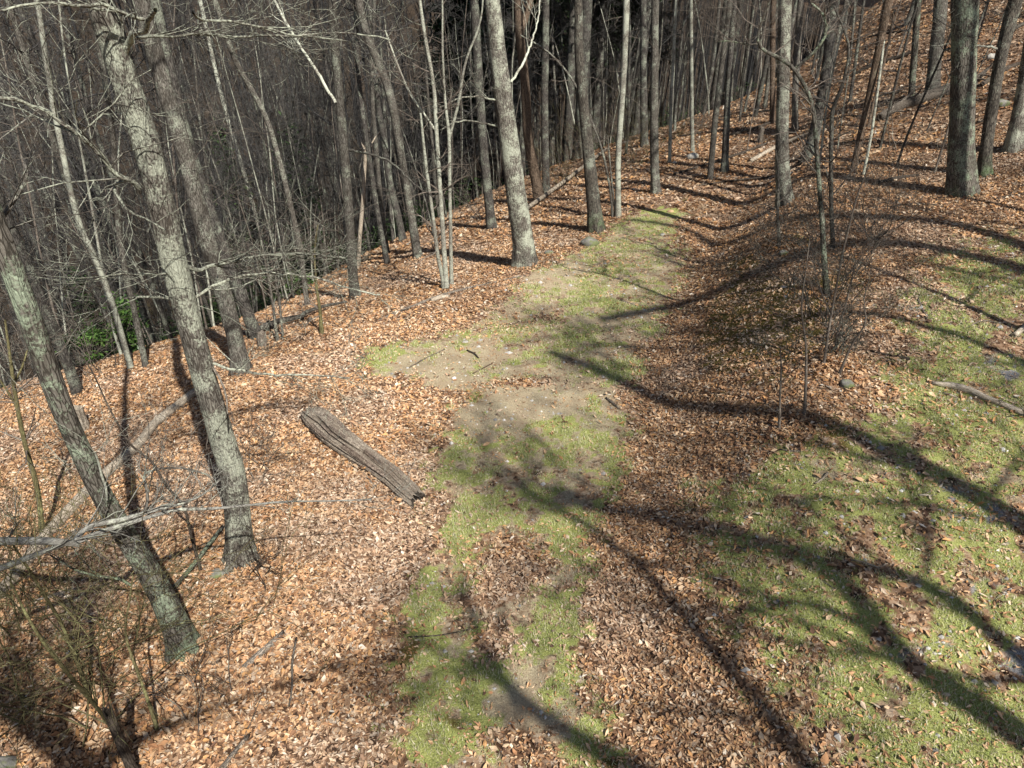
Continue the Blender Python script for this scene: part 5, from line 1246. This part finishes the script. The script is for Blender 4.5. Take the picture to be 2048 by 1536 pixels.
TPL = {'tall': [template_tree('tall', 500 + i) for i in range(5)], 'mid': [template_tree('mid', 520 + i) for i in range(5)], 'pole': [template_tree('pole', 540 + i) for i in range(5)]}
bark_of = {'tall': ['grey', 'dark', 'dark'], 'mid': ['grey', 'dark', 'dark', 'dark', 'grey'], 'pole': ['grey', 'twig', 'dark', 'pale']}
PROTO = {}
def proto(kind, i, bk):
    """one built tree per template and bark; all further ones are copies of it"""
    return TPL[kind][i]
WOODS = []
LAND = [(-60, "the left frame edge"), (25, "the nearest leaning trunk's top"), (120, "the lichen-banded slim pale tree"), (200, "the big rhododendron"), (268, "the pale lichen oak"), (340, "the leaning grey trunk"), (395, "the darker leaning trunk"),
    (470, "the thin pale leaning tree"), (545, "the lone slim tree"), (610, "the tall tangled shrub"), (688, "the straight grey tree"), (732, "the bleached snag"), (790, "the curving grey tree"), (870, "the three pale stems"), (925, "the clump's outermost stem"), (1012, "the stout lichened tree"),
    (1052, "the forked brown trunk"), (1092, "the straight dull trunk"), (1165, "the mossy-footed tree"), (1242, "the slim grey tree"), (1288, "the shaded crest trunk"), (1310, "the plain upright grey tree"), (1384, "the thin straight pale tree"), (1440, "the crossing pair"),
    (1545, "the reddish brown trunk"), (1568, "the sturdy bank tree"), (1600, "the arching sapling"), (1645, "the broad-footed dull trunk"), (1745, "the leaning brownish trunk"), (1826, "the slim greenish tree"), (1872, "the wide uphill grey tree"), (1926, "the massive dark tree"), (1990, "the black-barked tree"), (2060, "the right frame edge")]
TONE = {'grey': 'grey', 'oak': 'lichened', 'dark': 'dark', 'pale': 'pale', 'brown': 'brownish', 'twig': 'dull'}
def region_label(px, kind, dist, tilt, bk):
    size = {'tall': 'stout', 'mid': 'slim', 'pole': 'thin'}[kind]
    pose = 'left-tilting' if tilt < -.035 else ('right-tilting' if tilt > .035 else 'upright')
    noun = 'sapling' if kind == 'pole' else 'trunk'
    i = min(range(len(LAND)), key=lambda j: abs(LAND[j][0] - px)); side = 'left' if px < LAND[i][0] else 'right'
    far = 'close' if dist < 30 else ('well' if dist < 44 else 'far')
    return f"{size} {TONE[bk]} {pose} {noun} {far} behind and {side} of {LAND[i][1]}"
GROUPS = {'tall': "stout trunks of the background woods", 'mid': "slim trees of the background woods", 'pole': "thin saplings of the background woods"}
rngw = random.Random(777)
def put_tree(x, y, kind):
    z = float(H(x, y)); i = rngw.randrange(5); bk = rngw.choice(bark_of[kind])
    tm, cm = proto(kind, i, bk)
    px, py, dep = project(x, y, z + 4)
    tl = rngw.gauss(0, .03); lb = region_label(px, kind, math.hypot(x, y), tl, bk); gr = GROUPS[kind]
    o = root({'tall': "tree", 'mid': "tree", 'pole': "sapling"}[kind], (x, y, z), lb, "tree" if kind != 'pole' else "sapling", gr)
    o.rotation_euler = (Matrix.Rotation(tl, 3, 'Y') @ Matrix.Rotation(rngw.gauss(0, .02), 3, 'X') @ Matrix.Rotation(rngw.uniform(0, 6.28), 3, 'Z')).to_euler()
    s = rngw.uniform(.85, 1.15); o.scale = (s, s, s)
    for nm, me_, mt in (("trunk", tm, bk), ("crown", cm, 'woodtwig')):
        if not me_.materials: me_.materials.append(M[mt])
        c = link(nm, me_, None, o, "stuff" if nm == "crown" else None)
        c.material_slots[0].link = 'OBJECT'; c.material_slots[0].material = M[mt]
placed = list(ALL_BASES)
def ok(x, y, dmin):
    return all((x - a) ** 2 + (y - b) ** 2 > dmin * dmin for a, b in placed)
cnt = {'tall': 0, 'mid': 0, 'pole': 0}
tries = 0
while sum(cnt.values()) < 570 and tries < 60000:
    tries += 1
    y = rngw.uniform(15, 72); x = rngw.uniform(-(y * .86 + 3), y * .86 + 4)
    d = float(edge_x(y)) - x
    px, py, dep = project(x, y, float(H(x, y)))
    if px < -120 or px > 2200: continue
    if d > 3.5:
        if y < 21 and x > -9: continue
        if d < 10 and rngw.random() < .9: continue
        if d > 62: continue
        kind = rngw.choices(['tall', 'mid', 'pole'], [.18, .36, .46])[0]; dm = {'tall': 2.0, 'mid': 1.3, 'pole': .8}[kind]
        
    else:
        s = (x - 12.6) * .85 + (y - 21) * .42
        if s < 3.5 or y < 27: continue
        if rngw.random() < .72: continue
        kind = rngw.choices(['tall', 'mid', 'pole'], [.3, .3, .4])[0]; dm = 3.0
    if not ok(x, y, dm): continue
    placed.append((x, y)); put_tree(x, y, kind); cnt[kind] += 1
for (px_, py_, k_) in [(1495, 300, 'pole'), (1640, 335, 'pole'), (1676, 300, 'pole'), (1728, 350, 'pole'), (1760, 295, 'pole'), (1792, 335, 'pole'), (1850, 262, 'pole'), (1870, 346, 'pole'), (2000, 172, 'pole'), (1700, 205, 'mid'), (1655, 185, 'mid'), (1622, 150, 'mid'), (1530, 215, 'mid'), (1480, 245, 'mid'), (1510, 232, 'tall'), (1950, 150, 'pole'), (1905, 120, 'mid'), (1790, 120, 'pole'), (1745, 130, 'mid'), (1350, 262, 'mid'), (1400, 258, 'pole')]:
    g_ = hit(px_, py_); put_tree(g_[0], g_[1], k_)
# trees beside and behind the viewpoint, so that light and views around are those of a wood
for (x, y, k) in [(21, 17, 'tall'), (24.5, 20, 'mid'), (27, 25, 'tall'), (31, 30, 'mid'), (23, 11.5, 'tall'), (29, 18, 'tall'), (34, 27, 'tall'), (20.5, 13, 'pole'), (36, 36, 'mid'), (26, 9, 'mid'), (32, 12, 'tall'), (22.5, 23.5, 'pole'), (10.5, 4.2, 'pole'), (12.2, 7.5, 'mid'), (13.8, 11, 'pole'), (15, 13.8, 'mid'), (12.6, 9.4, 'pole'), (15.2, 16.3, 'pole'), (14.2, 12.6, 'pole'), (17.5, 19, 'pole'), (11.2, 5.8, 'pole'), (13, 1.5, 'mid'), (15.5, 5.0, 'mid'), (11.5, -3, 'mid'), (17.5, 8.5, 'mid'), (-13, 3, 'tall'), (-17, 9, 'tall'), (-11, -6, 'mid'), (19, -4, 'tall'), (24, 6, 'tall'), (27, 14, 'mid'), (14, -12, 'tall'), (-3, -16, 'tall'), (5, -18, 'mid'), (-15, 14, 'mid')]:
    put_tree(x, y, k)

# ------------------------------------------------------------------ evergreens
def leafy(name, centers, rad, n, size, seed, pal, asp=.35, droop=.2):
    rs = np.random.RandomState(seed); Vs = []; Cs = []
    c = np.array(centers)[rs.randint(0, len(centers), n)]
    p = c + rs.normal(0, 1, (n, 3)) * np.array(rad)
    d = rs.normal(0, 1, (n, 3)); d[:, 2] = d[:, 2] * .4 + .1 - droop; d /= np.linalg.norm(d, axis=1, keepdims=True)
    u = np.cross(d, rs.normal(0, 1, (n, 3)) * .3 + np.array([0, 0, 1.])); u /= np.linalg.norm(u, axis=1, keepdims=True) + 1e-9
    s = size * rs.uniform(.6, 1.3, n)[:, None]
    V = np.stack([p, p + d * s * .5 + u * s * asp * .5, p + d * s, p + d * s * .5 - u * s * asp * .5], 1)
    col = np.array(pal)[rs.randint(0, len(pal), n)] * rs.uniform(.7, 1.3, (n, 1))
    C = np.repeat(np.concatenate([col, np.ones((n, 1))], 1)[:, None], 4, 1)
    return V.reshape(-1, 3), np.arange(n * 4).reshape(-1, 4), C.reshape(-1, 4)
def rhodo(px, py, w, h, label, seed):
    rng = random.Random(seed); b = hit(px, py); dep = depth_of(b); W = w / FPX * dep; Hh = h / FPX * dep
    o = root("rhododendron", tuple(b), label, "shrub")
    cs = []
    tb = Tubes()
    for i in range(13):
        c = np.array([rng.uniform(-.45, .45) * W, rng.uniform(-.4, .4) * W, rng.uniform(.15, .95) * Hh]); cs.append(c)
        tb.add([(0, 0, -.1), c * np.array([.4, .4, .55]), c], [.025, .018, .01], 5)
    tb.build("stems", M['dark'], o)
    V, F, C = leafy("foliage", cs, (W * .10, W * .10, Hh * .07), 1100, .15, seed, [(.05, .11, .02), (.08, .16, .03), (.03, .07, .018), (.11, .20, .05)])
    link("foliage", mesh_arr("foliage", V, F, False, {"tint": ('FLOAT_COLOR', C)}), M['evergreen'], o)
hollow_dark_mass()
rhodo(268, 706, 75, 118, "glossy green rhododendron left of the lichen oak, larger leafy mass", 401)
rhodo(405, 650, 50, 140, "glossy green rhododendron half hidden behind the lichen oak", 402)
rhodo(185, 730, 70, 70, "small dim rhododendron deep among slender trunks", 403)
rhodo(610, 585, 60, 40, "low green rhododendron clump at the edge of the dark hollow", 404)

def hemlock_template(seed, h, h0, nb, nl, rw):
    rng = random.Random(seed); tb = Tubes(); cs = []
    for i in range(nb):
        z = h0 + (h - h0) * (i / nb); L = rw * (1 - (z - h0) / (h - h0) * .8) * rng.uniform(.7, 1.1); a = rng.uniform(0, 6.28)
        e = np.array([math.cos(a) * L, math.sin(a) * L, z - L * .18])
        tb.add([(0, 0, z), e * np.array([.5, .5, 0]) + np.array([0, 0, z + .05]), e], [.03, .02, .008], 4)
        for k in range(5):
            f = .25 + .18 * k; cs.append(e * np.array([f, f, 0]) + np.array([0, 0, z - L * .18 * f]))
    V, F, B = big_tube([(0, 0, -.4), (.1, 0, h * .4), (0, .1, h * .8), (0, 0, h)], [h * .011, h * .009, h * .004, .02], 10, .5, .06, .5, seed)
    tm = mesh_arr("trunk", V, F, True, {"bco": ('FLOAT_VECTOR', B)}); tm.materials.append(M['dark'])
    V, F, B = tb.arrays(); bm = mesh_arr("branches", V, F, True, {"bco": ('FLOAT_VECTOR', B)}); bm.materials.append(M['dark'])
    V, F, C = leafy("foliage", cs, (rw * .10, rw * .10, .16), nl, rw * .13, seed, [(.022, .05, .014), (.035, .07, .02), (.015, .033, .012)], .45)
    fm = mesh_arr("foliage", V, F, False, {"tint": ('FLOAT_COLOR', C)}); fm.materials.append(M['needle'])
    return tm, bm, fm
HEM = [hemlock_template(600 + i, 27, 12, 90, 9000, 4.4) for i in range(2)]
HEMS = [hemlock_template(610 + i, 4.5, .6, 34, 2200, 1.3) for i in range(2)]
def put_hem(tpl, x, y, label, group, s=1.0, name="hemlock_tree"):
    z = float(H(x, y)); o = root(name, (x, y, z), label, "tree", group); o.rotation_euler = (0, 0, rngw.uniform(0, 6.28)); o.scale = (s, s, s)
    for nm, me_ in zip(("trunk", "branches", "foliage"), tpl): link(nm, me_, None, o)
hr = random.Random(5)
k = 0
for y in (40, 46, 52, 59, 67, 76):
    for x0 in np.arange(-22, 30, 6.0):
        x = x0 + hr.uniform(-2, 2); yy = y + hr.uniform(-2, 2)
        d = float(edge_x(yy)) - x
        px, _, _ = project(x, yy, float(H(x, yy)))
        if d < 8 or px < 880 or px > 1500: continue
        
        put_hem(HEM[k % 2], x, yy, f"tall dark hemlock {['at the near rim of', 'in the middle of', 'deep in', 'at the far end of'][min(3, int((y - 40) / 10))]} the hollow, behind {min(LAND, key=lambda l: abs(l[0] - px))[1]}", "tall hemlocks in the dark hollow", hr.uniform(.85, 1.15)); k += 1
def unplace(px, py, dist):
    d = ray(px, py); t = dist / math.hypot(d[0], d[1]); return O + t * d
for (px, py, dist, s, lb) in [(575, 300, 42, 2.3, "young hemlock with green sprays left of the straight grey tree"), (600, 420, 36, 1.0, "small green hemlock at the rear edge of the leaves"), (25, 170, 46, 1.8, "dark evergreen by the left edge among bare trunks"), (420, 180, 60, 2.5, "dim evergreen behind the top of the lichen oak")]:
    p = unplace(px, py, dist); put_hem(HEMS[0 if s > 1.5 else 1], p[0], p[1], lb, None, s, "young_hemlock")


# ------------------------------------------------------------------ far wood on the opposite hillside: one mass
def far_wood():
    rs = np.random.RandomState(9); tb = Tubes(); n = 0
    V = []; C = []
    for i in range(60000):
        if n >= 2200: break
        y = rs.uniform(8, 190); x = rs.uniform(-170, 120)
        d = float(edge_x(y)) - x
        if d < 22: continue
        px, py, dep = project(x, y, 0.0)
        if dep < 42 or px < -250 or px > 1750: continue
        if dep < 60 and rs.rand() < .5: continue
        z = float(H(x, y)); h = rs.uniform(12, 22); r = rs.uniform(.06, .19)
        lx, ly = rs.normal(0, .5, 2)
        top = np.array([x + lx, y + ly, z + h])
        tb.add([(x, y, z - .3), (x + lx * .4 + rs.normal(0, .15), y + ly * .4, z + h * .5), top], [r, r * .7, r * .25], 3)
        for k in range(12):
            f = rs.uniform(.12, 1); a = rs.uniform(0, 6.28); L = rs.uniform(.8, 3.2) * (1.2 - f * .5)
            q = np.array([x + lx * f, y + ly * f, z + h * f]); e = q + np.array([math.cos(a) * L * .6, math.sin(a) * L * .6, L * rs.uniform(.3, 1)])
            m = (q + e) / 2 + rs.normal(0, .1, 3)
            tb.add([q, m, e], [.03, .022, .01], 3)
        n += 1
    o = tb.build("distant_woods", M['far'], None, None, "stuff")
    tag(o, "grey brown mass of bare woods on the far hillside", "woods")
far_wood()
# trees of the woods that would read alike: say which is nearer
byl = {}
for o in list(COL.objects):
    if o.parent is None and o.get("group") and o.get("label"): byl.setdefault(o["label"], []).append(o)
for lb, os_ in byl.items():
    if len(os_) < 2: continue
    os_.sort(key=lambda o: math.hypot(o.location.x, o.location.y))
    words = {2: ["nearer", "farther"], 3: ["nearest", "middle", "farthest"], 4: ["nearest", "second nearest", "third nearest", "farthest"]}.get(len(os_))
    if words:
        for o, w_ in zip(os_, words): o["label"] = w_ + " " + lb
tt = 0
for m_ in bpy.data.meshes:
    if m_.users and len(m_.polygons): tt += len(m_.loops) - 2 * len(m_.polygons)
print("triangles", tt)
print("trees", cnt, "tries", tries, "tris", sum(len(m.polygons) for m in bpy.data.meshes))
